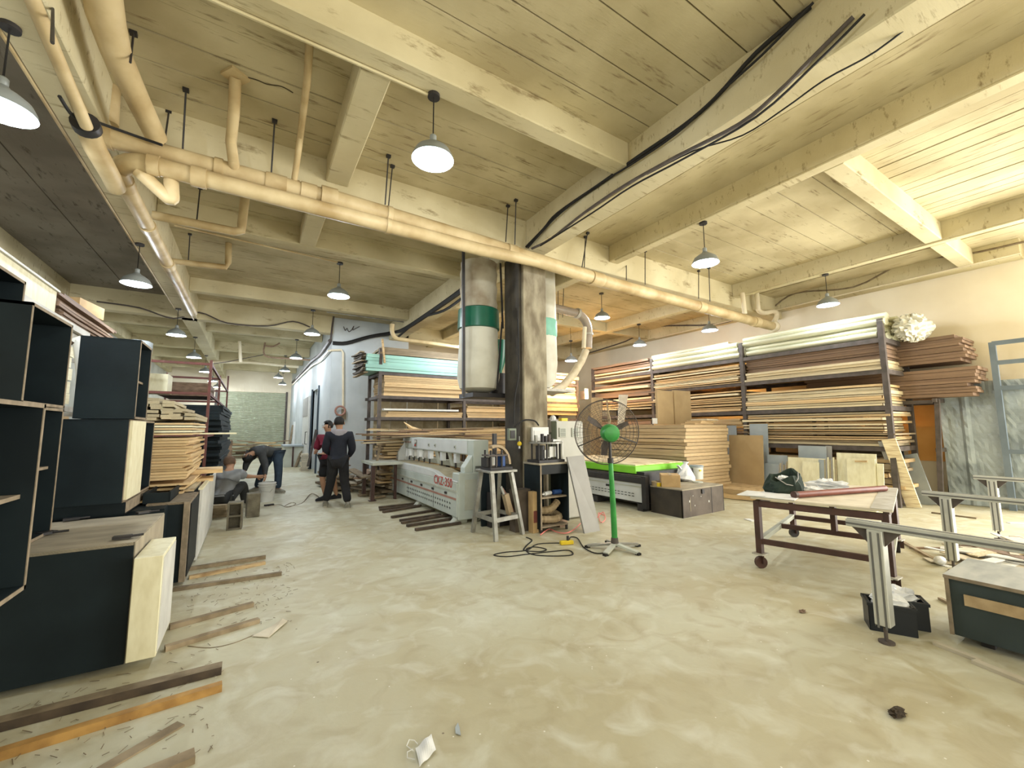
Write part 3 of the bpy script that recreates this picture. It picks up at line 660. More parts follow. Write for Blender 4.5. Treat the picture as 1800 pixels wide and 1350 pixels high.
# protruding stacks beyond the first post
stack('timber_board', m_brown, 10.75, 11.50, 1.95, 4.5, 2.62, 3.10, 9, 'brown board of the upper stack sticking out past the rack end', 'brown boards sticking out past the rack end, upper stack', .06, .04, .1)
stack('timber_board', m_brown, 10.75, 11.50, 1.85, 4.5, 1.98, 2.50, 9, 'brown board of the lower stack sticking out past the rack end', 'brown boards sticking out past the rack end, lower stack', .06, .04, .1)
MB()
t = rack_frame('end_trestle', 'rusty upright trestle carrying the boards that stick out past the rack end', [((10.8, 2.45, .0), (10.8, 2.35, 1.94)), ((11.45, 2.45, 0), (11.45, 2.35, 1.94))], [((10.7, 2.37, 1.92), (11.55, 2.37, 1.92)), ((10.8, 2.42, 1.0), (11.45, 2.42, 1.0)), ((10.8, 2.40, 1.9), (10.8, 4.4, 1.9)), ((11.45, 2.40, 1.9), (11.45, 4.4, 1.9)), ((11.45, 4.4, 0), (11.45, 4.4, 1.94)), ((10.85, 4.4, 0), (10.85, 4.4, 1.94))], m_greysteel, .07)
stack('timber_offcut', [m_tan, m_timber], 11.05, 11.4, 3.0, 4.2, .05, 1.6, 10, 'warm lit offcut in the gap beyond the rack end', 'offcuts in the lit gap beyond the rack end', .1, .03, .3)
tag(MB().b2(11.585, 11.615, 2.42, 3.10, .75, 2.0).build('orange_light_patch', m_orange), 'orange lamplight painted as a patch on the wall between the rack and the film wrapped frame', 'panel')  # thin orange sheet that stands for a lamplit patch of wall
# film scraps / ragged ends: crumpled wrap at the end of profiles
def crumple(name, label, cat, c, sc, m, amp=.25, seed=1, parent=None, u=14, v=10):
    rnd = random.Random(seed); mb = MB(); mb.ball((0, 0, 0), 1, u, v)
    for q in mb.bm.verts:
        f = 1+rnd.uniform(-amp, amp); q.co = Vector((q.co.x*sc[0]*f, q.co.y*sc[1]*f, q.co.z*sc[2]*f))
    o = mb.build(name, m, parent); o.location = c
    return tag(o, label, cat) if parent is None else o
crumple('plastic_wrap', 'ragged crumpled film wrap bunched past the rack post at the profile ends', 'plastic wrap', (10.55, 2.52, 3.30), (.48, .26, .24), m_bag2, .16, 3, None, 34, 24)
crumple('plastic_wrap', 'torn wrap tuft between the top bundles of the first and second rack bays', 'plastic wrap', (10.05, 5.50, 3.28), (.14, .16, .18), m_tube, .35, 5)
crumple('plastic_wrap', 'torn wrap tuft at the brown end of the second bay bundle, by the third bay', 'plastic wrap', (10.05, 8.05, 3.22), (.14, .18, .2), m_tube, .35, 9)

# ---- rack on the rear side of the hall (mint boards), bays along X
GY0, GY1 = 10.25, 11.3
GXS = [2.62, 4.88, 7.1, 8.9]
posts = []; rails = []
for x in GXS:
    posts += [((x, GY0, 0), (x, GY0, 3.42 if x == 2.62 else 3.1)), ((x, GY1, 0), (x, GY1, 3.1))]
for z in (1.10, 1.70, 2.22, 2.80):
    for y in (GY0, GY1): rails.append(((GXS[0]-(.1 if z < 2.5 else 0), y, z), (GXS[-1], y, z)))
    for x in GXS: rails.append(((x, GY0, z), (x, GY1, z)))
rack_frame('storage_rack', 'steel storage rack with mint coloured boards on top, against the white wall', posts, rails, m_greysteel, .075)
stack('mint_board', m_green_b, 2.30, 4.84, GY0-.04, GY1, 2.85, 3.27, 5, 'mint green board in the top stack of the rack beside the white wall', 'mint green boards', .03, .02, .06, along='x')
stack('timber_board', m_timber, 2.6, 4.84, GY0+.05, GY1, 3.28, 3.50, 3, 'dark board lying on top of the mint green boards', 'dark boards over the mint boards', .1, .05, .3, along='x')
stack('timber_board', m_tan, 2.72, 4.84, GY0-.02, GY1, 2.26, 2.77, 9, 'tan board on the shelf under the mint boards', 'tan boards under the mint boards', .02, .02, .06, along='x')
stack('timber_board', m_tan, 2.80, 4.84, GY0, GY1, 1.74, 1.88, 3, 'thin tan board under the long white strip', 'thin tan boards under the white strip', .02, .05, .1, along='x')
tag(MB().b2(2.72, 4.70, GY0-.05, GY0+.12, 1.90, 1.945).build('white_strip', m_white), 'long white plastic strip lying on the middle shelf boards', 'strip')
stack('timber_board', m_tan, 4.98, 7.0, GY0, GY1, 1.74, 2.06, 6, 'honey coloured board on the middle shelf beside the pillar', 'honey boards on the middle shelf', .02, .02, .08, along='x')
stack('timber_board', m_tan, 4.9, 7.0, GY0-.1, GY1, .3, 1.45, 13, 'honey coloured board in the tall pile behind the drilling machine hood', 'honey boards of the tall floor pile', .03, .03, .06, along='x')
stack('timber_board', [m_pale, m_tan], 7.15, 8.9, GY0, GY1, 2.26, 3.2, 10, 'orange lit board in the high stack behind the dust duct', 'orange lit boards behind the dust duct', .05, .05, .2, along='x')
stack('timber_board', m_tan, 6.6, 8.9, GY0-.05, GY1, 1.85, 2.2, 3, 'wide orange lit board on the shelf behind the duct hose', 'wide boards behind the duct hose', .05, .05, .1, along='x')
stack('timber_board', m_pale, 6.6, 8.9, GY0-.1, GY1, 1.45, 1.6, 2, 'bright board on the low shelf behind the white electrical cabinet', 'boards behind the white cabinet', .05, .05, .1, along='x')
# backing sheets of that rack
bk = thing('rack_backing', 'backing of upright grey sheets behind the rack shelves', 'backing')
for i in range(14):
    x = 2.78 + i*.46
    MB().b2(x, x+.44, 11.42+(i % 2)*.03, 11.44+(i % 2)*.03, .0, 2.6).build('sheet', m_mdfface, bk)
# ragged ends of mint boards
for i in range(16):
    board('bark_edge', m_leaf if i % 3 else m_timber, (.10, .9, .03), (2.24+random.uniform(-.05, .05), 10.75, 2.80+.035*i), random.uniform(-.1, .1), 'dark ragged slat end at the mint boards beside the white wall', 'slat', 'ragged ends at the mint boards', warp=.05)
tag(MB().bar(PY(672, 596, 10.15), PY(676, 638, 10.15), .06, .04).build('batten', m_tan), 'short upright tan batten on the rack post by the mint boards', 'batten')
# palm-like frond / curved veneer on the loose pile
tag(MB().tube([PY(710, 742, 9.9), PY(722, 752, 9.9), PY(738, 758, 9.9), PY(765, 762, 9.9)], [.008, .05, .06, .03], 6).build('veneer_strip', m_ply, None, smooth=True), 'curled yellow veneer strip lying on the loose boards', 'strip')
# loose boards piled above / behind the drilling machine
random.seed(21)
for i in range(26):
    y = 9.2+random.uniform(-.15, .7); L = random.uniform(1.4, 2.5); x = random.uniform(2.9, 4.8); z = 1.15+.012*i
    board('loose_board', random.choice([m_tan, m_brown, m_pale, m_timber]), (L, random.uniform(.08, .22), .022), (x, y, z), random.uniform(-.10, .10), 'loose board in the untidy heap behind the drilling machine', 'board', 'loose boards heaped behind the drilling machine', warp=.02)
stack('short_board', [m_tan, m_kraft, m_timber], 2.55, 3.8, 9.4, 10.2, .05, 1.14, 16, 'short board of the pile at the far end of the drilling machine', 'short boards beyond the drilling machine', .12, .1, .25, along='x')
for i in range(26):
    x = random.uniform(2.0, 2.9); y = random.uniform(9.9, 12.2)
    board('loose_board', random.choice([m_timber, m_brown, m_scrap]), (random.uniform(.08, .2), random.uniform(.7, 1.6), .03), (x, y, .03+.018*i), random.uniform(-.6, .6), 'old timber piece in the floor heap below the white wall', 'board', 'old timber heap below the white wall', warp=.08)
for i in range(7):
    board('timber_length', m_timber, (.16, 1.5, .05), (1.85+random.uniform(-.2, .15), 11.2+random.uniform(-.2, .2), .03+.055*i), .25+random.uniform(-.15, .1), 'dusty timber length in the low stack beside the maroon shirt man', 'timber', 'low timber stack by the door', warp=.01)
# leaning sheets by the white wall
tag(MB().bar(PY(640, 850, 11.4), PY(668, 780, 11.6), .5, .02).build('grey_sheet', m_bluegrey), 'grey plastic sheet leaning on the white wall under the loose boards', 'sheet')
tag(MB().bar(V(PY(632, 838, 10.4).x, 9.3, 0), PY(668, 782, 9.3), .05, .05).build('batten', m_timber), 'slanting batten propped against the short board pile', 'batten')

# ---- big MDF pile in front of the long rack
MX0, MX1, MY0, MY1 = 7.62, 9.15, 5.45, 7.9
random.seed(5)
for i in range(19):
    z = .10+i*.074; j = random.uniform(-.03, .03)
    o = board('mdf_sheet', m_mdf, (MX1-MX0+random.uniform(-.04, .04), MY1-MY0, .066), ((MX0+MX1)/2+j, (MY0+MY1)/2+random.uniform(-.03, .03), z+.033), random.uniform(-.006, .006), 'thick sheet in the big square stack of tan boards behind the lime machine', 'board', 'sheets of the big tan stack')
board('mdf_sheet', m_tan, (1.2, 1.0, .09), (8.9, 5.0, .05), .2, 'lowest offcut sheet sticking out at the foot of the big tan stack', 'board', None)
board('mdf_sheet', m_tan, (1.1, .9, .09), (8.85, 5.0, .145), .1, 'second offcut sheet at the foot of the big tan stack', 'board', None)
for i in range(4):
    board('offcut', random.choice([m_scrap, m_tan, m_greyboard]), (.7, .35, .03), (8.5+.1*i, 5.75, 1.52+.032*i), random.uniform(-.3, .3), 'offcut strewn on top of the big tan stack', 'offcut', 'offcuts on the big tan stack')
# kraft sheets standing on the pile
for i, (a, b) in enumerate(((1157, 1185), (1187, 1216))):
    p = PY(a, 742, 6.6); q = PY(b, 742, 6.6); zt = PY(a, 686, 6.6).z
    tag(MB().b2(p.x, q.x, 6.6, 6.66, 1.52, zt).build('kraft_sheet', m_kraft), ['brown kraft sheet on the big stack, the one beside the small white card', 'brown kraft sheet on the big stack, the one touching the rack boards'][i], 'sheet')
p = PY(1157, 743, 6.5); tag(MB().box((p.x-.12, 6.5, p.z+.04), (.16, .02, .13)).build('white_card', m_white), 'small white card propped beside the kraft sheets', 'card')
c = PX(1330, 860, 9.35)
def lean_panel(name, label, px0, px1, pyt, x, m, cat='panel', th=.02, tilt=.10, z0=.0, group=None):
    a = PX(px0, 850, x); b = PX(px1, 850, x); zt = PX((px0+px1)/2, pyt, x+tilt).z
    mb = MB(); y0, y1 = a.y, b.y
    mb.prism([(x, y0, z0), (x+th, y0, z0), (x+tilt+th, y0, zt), (x+tilt, y0, zt)], (0, y1-y0, 0))
    return tag(mb.build(name, m), label, cat, group)
lean_panel('kraft_sheet', 'large brown kraft sheet leaning between the big stack and the rack', 1282, 1342, 765, 9.35, m_kraft)
lean_panel('grey_board', 'blue grey panel behind the top corner of the large kraft sheet', 1320, 1352, 745, 9.72, m_bluegrey)
lean_panel('grey_board', 'narrow blue grey panel beside the big tan stack, above the kraft sheet', 1280, 1296, 748, 9.74, m_bluegrey)
lean_panel('grey_board', 'blue grey panel beside the kraft sheet, behind the dark bag', 1337, 1375, 815, 9.45, m_bluegrey)
lean_panel('grey_board', 'blue grey panel with a stack of grey edges, second from the kraft sheet', 1348, 1383, 800, 9.55, m_bluegrey)
lean_panel('grey_board', 'tallest blue grey panel standing in the middle of the leaning panels', 1404, 1453, 784, 9.60, m_bluegrey)
lean_panel('grey_board', 'thin blue grey panel edge behind the tallest one', 1453, 1463, 784, 9.66, m_greyboard)
lean_panel('cream_board', 'cream panel just behind the dark bag, its upper strip showing', 1384, 1452, 805, 9.42, m_cream)
lean_panel('cream_board', 'small cream panel with a dark knot, in front of the wider cream panel', 1409, 1438, 812, 9.33, m_cream)
lean_panel('grey_board', 'grey panel beside the small cream one', 1438, 1447, 808, 9.37, m_bluegrey)
for i in range(7):
    lean_panel('edge_board', 'thin panel standing on edge between the two groups of cream panels', 1447+i*3.3, 1449.2+i*3.3, 808-(i % 3)*2, 9.40+.01*i, [m_mdfface, m_greyboard, m_cream][i % 3], group='panels on edge among the leaning panels')
for i in range(6):
    lean_panel('edge_board', 'thin grey panel on edge behind the dark bag', 1366+i*3.0, 1368+i*3.0, 817-(i % 3)*3, 9.44, [m_greyboard, m_mdfface][i % 2], group='grey panels on edge behind the bag')
lean_panel('cream_board', 'widest cream panel leaning, with a narrow slot cut near its top', 1471, 1541, 797, 9.55, m_cream)
lean_panel('cream_board', 'cream panel leaning in front of the widest one', 1488, 1538, 806, 9.48, m_cream)
lean_panel('cream_board', 'short cream panel at the end of the leaning row, before the sloping plank', 1540, 1552, 815, 9.50, m_cream)
p = PX(1503, 811, 9.49); q = PX(1524, 811, 9.49); MB()
tag(MB().bar(PX(1503, 811, 9.53), PX(1524, 811, 9.53), .02, .03).build('slot_mark', m_tan), 'dark slot cut in the widest leaning cream panel', 'slot')
tag(MB().b2(9.05, 9.17, PX(1538, 850, 9.1).y, PX(1400, 850, 9.1).y, 0, .37).build('trunking', m_cream), 'long low cream trunking behind the trolley table', 'trunking')
# sloping planks
tag(MB().bar(PZ(1607, 892, .01), PX(1562, 772, 9.80), .20, .03, up=(1, 0, .0)).build('leaning_plank', m_pale), 'bright yellow plank leaning steeply against the rack end post', 'plank')
tag(MB().bar(PZ(1596, 889, .01), PX(1553, 775, 9.86), .16, .03, up=(1, 0, .0)).build('leaning_plank', m_greyboard), 'dull plank leaning just behind the bright yellow one', 'plank')
o = tag(MB().bar(PX(1625, 888, 10.65), PX(1592, 800, 10.80), .34, .04, up=(1, 0, 0)).build('leaning_board', m_bluegrey), 'wide grey panel leaning behind the bright yellow plank', 'panel')
tag(MB().bar(PX(1580, 880, 10.5), PX(1570, 790, 10.6), .3, .04, up=(1, 0, 0)).build('leaning_board', m_dcab), 'dark blue panel in the shade behind the leaning planks', 'panel')
# kraft board & white strip behind the fan
tag(MB().prism([V(PY(1036, 795, 8.6).x, 8.6, 0), V(PY(1052, 795, 8.6).x, 8.6, 0), PY(1060, 699, 8.8), PY(1040, 699, 8.8)], (0, .03, 0)).build('kraft_sheet', m_kraft), 'tall kraft board standing behind the fan guard', 'sheet')
tag(MB().prism([V(PY(1087, 750, 7.6).x, 7.6, 1.52), V(PY(1097, 750, 7.6).x, 7.6, 1.52), PY(1104, 694, 7.8), PY(1089, 694, 7.8)], (0, .03, 0)).build('white_plank', m_scrap), 'printed pale plank standing above the fan motor', 'plank')

# film wrapped frame and blue frame by the side wall
fr = thing('wrapped_board', 'large grey panel wrapped in crinkled plastic film against the side wall', 'wrapped panel')
y0, y1 = 1.30, 2.38
MB().b2(11.30, 11.40, y0, y1, .02, 2.2).build('panel', m_greyboard, fr)
mb = MB(); rnd = random.Random(4); n = 26; g = []
for i in range(n+1):
    row = []
    for k in range(n+1): row.append(mb.bm.verts.new((11.22+rnd.uniform(-.008, .008)-(.04 if i in (18, 19) else 0), y0-.02+(y1-y0+.06)*i/n, 2.24*k/n+.01)))
    g.append(row)
for i in range(n):
    for k in range(n): mb.face((g[i][k], g[i+1][k], g[i+1][k+1], g[i][k+1]))
mb.build('film', m_film, fr)
MB().b2(11.26, 11.32, y0, y1, 2.05, 2.22).build('top_rail', m_greyboard, fr)
bf = thing('metal_gate', 'tall blue grey metal frame standing in front of the film wrapped panel', 'frame')
for (a, b) in (((11.12, 1.64, 0), (11.12, 1.64, 2.92)), ((11.12, 1.12, 0), (11.12, 1.12, 2.92))): MB().bar(a, b, .08).build('upright', m_bluefr, bf)
for z in (2.9, 2.55, 2.1, 1.0): MB().bar((11.12, 1.12, z), (11.12, 1.64, z), .07).build('crossbar', m_bluefr, bf)
for i, (px, py) in enumerate(((1660, 603), (1684, 637))):
    tag(MB().bar(PX(px-6, py, 11.5), PX(px+7, py-3, 11.4), .03, .08).build('wall_bracket', m_greysteel), ['small dark bracket on the cream wall, beside the brown board ends', 'small dark wall bracket nearer the blue frame'][i], 'bracket')

wl = thing('work_lamp', 'small glowing amber lamp on the rack post behind the dust duct hose', 'lamp')
c = PY(1031, 690, 10.0); MB().b2(c.x-.05, c.x+.05, 9.98, 10.02, c.z-.20, c.z+.12).build('lamp_tube', m_amber, wl); MB().b2(c.x-.06, c.x+.06, 10.02, 10.25, c.z-.22, c.z+.05).build('lamp_bracket', m_greysteel, wl)
point_light('work_light', (c.x-.25, 9.6, c.z+.1), 26, (1., .55, .18), .08)
# ================================================================ DRILLING MACHINE
dm = thing('drilling_machine', 'grey multi spindle drilling machine with red lettering and long sawdust covered bed', 'machine', (0, 0, 0))
X0, Y0, Y1 = 2.72, 5.95, 9.75
XH = 3.32
MB().b2(X0, XH, Y0, Y1, .10, .62).build('cabinet_body', m_machine, dm, bevel=.01)
mb = MB(); mb.prism([(X0, Y0, .62), (X0, Y1, .62), (X0, Y1, .74), (X0, Y0+1.35, .74), (X0, Y0+.95, .72), (X0, Y0+.65, .655), (X0, Y0, .64)], (.10, 0, 0)); mb.build('front_lip', m_machine2, dm, bevel=.006)
mb = MB(); mb.prism([(X0+.10, Y0, .62), (X0+.10, Y0+.7, .66), (X0+.10, Y0+1.2, .73), (X0+.10, Y1, .74), (X0+.10, Y1, .60), (X0+.10, Y0, .60)], (.35, 0, 0)); mb.build('bed', m_dustbed, dm)
# side cabinet at near end
mb = MB(); mb.b2(X0+.02, XH+.02, Y0-.03, Y0+.22, .06, .76); mb.build('end_cabinet', m_machine, dm, bevel=.012)
MB().b2(X0+.12, XH-.06, Y0-.036, Y0-.029, .20, .66).build('inspection_door', m_machine_low, dm, bevel=.002)
# hood
mb = MB(); mb.b2(3.00, 3.26, Y0+.19, 9.36, 1.02, 1.26); mb.build('hood', m_machine, dm, bevel=.012)
MB().b2(2.992, 3.00, Y0+.22, 8.9, 1.04, 1.245).build('hood_panel', m_machine2, dm)
mb = MB(); mb.b2(3.0, 3.27, Y0-.01, Y0+.2, .74, 1.26); mb.prism([(3.0, Y0+.02, .74), (2.86, Y0+.02, .74), (2.86, Y0+.02, .84), (3.0, Y0+.02, 1.03)], (0, .16, 0)); mb.build('hood_cheek', m_machine, dm, bevel=.008)
mb = MB(); mb.b2(3.0, 3.27, 9.35, 9.55, .74, 1.26); mb.prism([(3.0, 9.36, .74), (2.84, 9.36, .74), (2.84, 9.36, .92), (3.0, 9.36, 1.2)], (0, .18, 0)); mb.build('hood_cheek', m_machine2, dm, bevel=.008)
MB().b2(3.18, 3.24, Y0+.2, 9.35, .76, .86).build('rear_fence', m_machine_low, dm)
for i in range(9):
    y = Y0+.75+i*.31
    if i in (1, 3): 
        MB().bar((3.12, y, .78), (3.05, y, 1.03), .10, .03).build('clamp_arm', m_machine_low, dm); continue
    a = MB(); a.b2(3.02, 3.10, y-.05, y+.05, .86, 1.02); a.build('spindle_block', m_steel if i % 2 else m_machine2, dm)
    MB().cyl((3.04, y, .77), (3.04, y, .87), .016, 8).build('spindle', m_black, dm)
    if i > 4:
        MB().b2(3.0, 3.03, y-.02, y+.03, .84, 1.0).build('pressure_foot', m_white, dm)
# controls on hood
def on(px, py): return PX(px, py, 2.99)
for i, (px, py) in enumerate(((756, 782), (767, 783), (802, 786))):
    p = on(px-2, py); MB().box((2.985, p.y, p.z), (.012, .05, .06)).build('switch_plate', m_machine_low, dm); MB().box((2.978, p.y, p.z), (.01, .022, .022)).build('switch', m_black, dm)
p = on(731, 779); MB().box((2.985, p.y, p.z), (.014, .13, .15)).build('control_panel', m_steel, dm)
MB().cyl((2.955, p.y-.02, p.z+.03), (2.98, p.y-.02, p.z+.03), .03, 14).build('push_button', m_white, dm)
MB().cyl((2.955, p.y-.02, p.z-.04), (2.98, p.y-.02, p.z-.04), .02, 12).build('push_button', m_red, dm)
for k in range(5):
    p = on(713+k*2.2, 777); MB().box((2.986, p.y, p.z), (.004, .035, .035)).build('faded_mark', m_redline, dm)
# lettering, stripe, handles, slots on the front
p = PX(763, 846, X0-.004)
text_mesh('lettering', 'CKZ-350', .20, m_red, dm, (X0-.004, PX(763, 846, X0).y, .525), (0, -1, 0), (0, 0, 1), .002)
MB().b2(X0-.006, X0, Y0+.02, Y1, .355, .385).build('red_stripe', m_redline, dm)
MB().b2(X0-.012, X0, Y0+.02, Y1, .475, .50).build('front_ridge', m_machine_low, dm)
for i in range(7):
    y = Y0+.42+i*.56
    MB().box((X0-.005, y, .425), (.012, .09, .035)).build('recessed_handle', m_black, dm)
for r_ in range(2):
    for i in range(22):
        y = Y0+.25+i*.1
        MB().box((X0-.004, y, .285-r_*.075), (.006, .035, .022), Euler((.5, 0, 0))).build('vent_slot', m_slot, dm)
for yy in (Y0+.95, Y0+2.3): MB().b2(X0-.003, X0, yy, yy+.008, .12, .47).build('panel_seam', m_slot, dm)
for (x, y) in ((X0+.08, Y0+.1), (X0+.08, 7.75), (X0+.08, 9.6), (XH-.1, Y0+.1), (XH-.1, 9.6)):
    mb = MB(); mb.prism([(x-.14, y-.07, 0), (x+.12, y-.07, 0), (x+.12, y-.07, .12), (x-.02, y-.07, .12)], (0, .14, 0)); mb.build('machine_foot', m_machine_low, dm, bevel=.01)
MB().box((3.10, Y0-.035, .83), (.16, .01, .06)).build('maker_plate', m_slot, dm)
# infeed table
it = thing('feed_table', 'small steel feed table with one thick brown leg attached before the drilling machine', 'table')
a = PZ(641, 885, 0)
MB().box((2.42, 9.15, .74), (.62, 1.0, .05)).build('table_top', m_machine_low, it)
MB().bar((2.16, 8.8, 0), (2.16, 8.8, .72), .07).build('leg', m_brownsteel, it); MB().bar((2.16, 9.55, 0), (2.16, 9.55, .72), .07).build('leg', m_brownsteel, it)
MB().bar((2.62, 8.8, 0), (2.62, 8.8, .72), .05).build('leg', m_brownsteel, it)
MB().box((2.16, 8.8, .008), (.14, .12, .016)).build('foot_plate', m_brownsteel, it)
# dark strips sticking out from below the machine
rows = [(666, 892, 722, 886), (667, 896, 722, 890), (673, 900, 722, 892), (688, 909, 745, 900), (703, 915, 757, 907), (706, 919, 772, 908), (715, 924, 786, 913), (730, 931, 790, 922)]
for i, (a, b, c_, d_) in enumerate(rows):
    p = PZ(a, b, .02); q = PZ(c_, d_, .02); q = p+(q-p)*1.35
    tag(MB().bar(p, q, .05, .035).build('floor_strip', m_darkstrip), 'dark timber strip poking out from under the drilling machine', 'strip', 'dark strips under the drilling machine')
for i, (a, b, c_, d_) in enumerate([(630, 864, 662, 862), (630, 871, 668, 866), (650, 876, 676, 872), (632, 868, 660, 866)]):
    tag(MB().bar(PZ(a, b, .03), PZ(c_, d_, .03), .07, .04).build('floor_strip', m_timber), 'old timber piece on the floor below the feed table', 'timber', 'old timber below the feed table')

# ================================================================ TOOL STAND WITH TAPE MACHINE
st = thing('tool_stand', 'four legged splayed steel stand in front of the drilling machine', 'stand')
top = [V(2.58, 4.56, .87), V(2.98, 4.56, .87), V(2.98, 4.92, .87), V(2.58, 4.92, .87)]
feet = [V(2.74, 4.80, 0) + V(-.02, -.02, 0), V(3.22, 4.86, 0), V(3.12, 5.35, 0), V(2.70, 5.42, 0)]
feet = [V(2.75, 4.80, 0), V(3.24, 4.92, 0), V(3.15, 5.45, 0), V(2.72, 5.40, 0)]
top = [V(2.72, 4.86, .86), V(3.02, 4.86, .86), V(3.02, 5.16, .86), V(2.72, 5.16, .86)]
for a, b in zip(feet, top): MB().bar(a, b, .05).build('leg', m_steel, st)
def lerp(a, b, t): return a+(b-a)*t
for i in range(4): MB().bar(lerp(feet[i], top[i], .30), lerp(feet[(i+1) % 4], top[(i+1) % 4], .30), .025, .055).build('stretcher', m_steel, st)
MB().box((2.87, 5.0, .88), (.42, .42, .03)).build('stand_top', m_steel, st, bevel=.004)
em = thing('edge_trimmer', 'small black trimming mechanism with a tan curved tape guard on the splayed stand', 'machine', (2.87, 5.0, .895))
MB().box((0, 0, .02), (.34, .30, .03)).build('base_plate', m_black, em)
MB().box((-.14, .02, .10), (.08, .16, .12)).build('gear_case', m_black, em)
MB().box((-.02, 0, .19), (.30, .20, .02)).build('upper_plate', m_greysteel, em)
for (x, y) in ((-.13, -.08), (-.05, -.08), (.04, -.08), (-.13, .08), (.04, .08)): MB().cyl((x, y, .03), (x, y, .26), .014, 8).build('pin', m_black, em)
MB().cyl((-.06, 0, .06), (-.06, 0, .17), .05, 14).build('motor_can', m_white, em, smooth=True)
MB().cyl((.08, 0, .04), (.08, 0, .18), .055, 14).build('motor_can', m_blueg, em, smooth=True)
mb = MB(); n = 12
for i in range(n):
    t0, t1 = PI*.0+PI*.62*i/n, PI*.62*(i+1)/n
    a = V(.0+.22*math.cos(t0), -.03, .06+.27*math.sin(t0)); b = V(.22*math.cos(t1), -.03, .06+.27*math.sin(t1))
    c_ = V(.19*math.cos(t1), -.03, .06+.235*math.sin(t1)); d_ = V(.19*math.cos(t0), -.03, .06+.235*math.sin(t0))
    mb.prism([a, b, c_, d_], (0, .09, 0))
mb.build('tape_guard', m_hose, em)
MB().box((.07, .17, .30), (.05, .05, .36)).build('upright_bracket', m_black, em)
tl = thing('hanging_tool', 'pale pneumatic tool with cords hanging inside the splayed stand', 'tool')
MB().bar(PY(888, 868, 5.1), PY(897, 905, 5.1), .09, .07).build('tool_body', m_hose, tl); MB().bar(PY(880, 855, 5.1), PY(890, 880, 5.1), .03).build('tool_arm', m_steel, tl)
MB().box(PY(897, 908, 5.1), (.12, .1, .05)).build('tool_foot', m_black, tl)
MB().tube([PY(884, 858, 5.1), PY(898, 885, 5.08), PY(903, 900, 5.08), PY(899, 910, 5.08)], .007, 6).build('tool_cord', m_redline, tl)

# ================================================================ WORK DESK UNDER PILLAR
dk = thing('open_cabinet', 'tall open fronted dark grey cabinet used as a tool bench before the pillar', 'cabinet')
DX0, DX1, DY0, DY1 = 3.46, 3.97, 4.80, 5.20
MB().b2(DX0, DX0+.025, DY0, DY1, .05, .93).build('side_panel', m_dcab, dk); MB().b2(DX1-.025, DX1, DY0, DY1, .12, .93).build('side_panel', m_dcab, dk)
MB().b2(DX0, DX0+.025, DY0-.004, DY0, .05, .93).build('edge_band', m_edge, dk)
MB().b2(DX0-.02, DX1+.01, DY0-.01, DY1, .93, .955).build('top_board', m_dusty, dk, bevel=.003)
MB().b2(DX0+.025, DX1-.025, DY0+.02, DY1, .46, .48).build('shelf', m_edge, dk); MB().b2(DX0+.025, DX1-.025, DY0, DY1, .07, .09).build('bottom_board', m_edge, dk)
MB().b2(DX0+.025, DX1-.025, DY0, DY0+.02, .80, .93).build('front_rail', m_dcabi, dk)
MB().b2(DX0+.27, DX0+.33, DY1-.03, DY1, .09, .93).build('rear_post', m_dcab, dk)
for (x, y) in ((DX0+.03, DY0+.03), (DX1-.03, DY0+.03)): MB().cyl((x, y, 0), (x, y, .07), .02, 8).build('foot', m_black, dk)
# items on the shelves
t = thing('caulk_tube', 'white caulking tube lying on the bench shelf', 'caulking tube'); c = V(3.60, 4.90, .512)
MB().cyl(c, c+V(.15, .05, 0), .03, 14).build('barrel', m_white, t, smooth=True); MB().cyl(c+V(-.05, -.02, 0), c, .008, 8, .015).build('nozzle', m_white, t)
t = thing('blue_power_tool', 'blue power tool lying on the bench shelf', 'tool'); c = V(3.78, 4.92, .52)
MB().cyl(c, c+V(.13, .0, 0), .035, 12).build('motor_housing', m_blueg, t, smooth=True); MB().cyl(c+V(.13, 0, 0), c+V(.19, 0, 0), .02, 10).build('chuck', m_black, t); MB().box(c+V(.05, .06, -.01), (.05, .12, .04)).build('grip', m_black, t)
t = thing('ribbed_hose', 'coiled tan ribbed dust hose in the bottom of the bench cabinet', 'hose')
pts = [(3.55, 4.95, .16), (3.75, 4.88, .15), (3.90, 4.95, .16), (3.88, 5.08, .20), (3.65, 5.08, .24), (3.55, 5.0, .27), (3.72, 4.92, .29), (3.88, 4.95, .38)]
out = []
P_ = [Vector(p) for p in pts]
for i in range(len(P_)-1):
    p0, p1, p2, p3 = P_[max(i-1, 0)], P_[i], P_[i+1], P_[min(i+2, len(P_)-1)]
    for k in range(8):
        u = k/8; out.append(.5*((2*p1)+(p2-p0)*u+(2*p0-5*p1+4*p2-p3)*u*u+(3*p1-p0-3*p2+p3)*u**3))
MB().tube(out, [.055 if i % 2 else .049 for i in range(len(out))], 10).build('hose_body', m_hose, t)
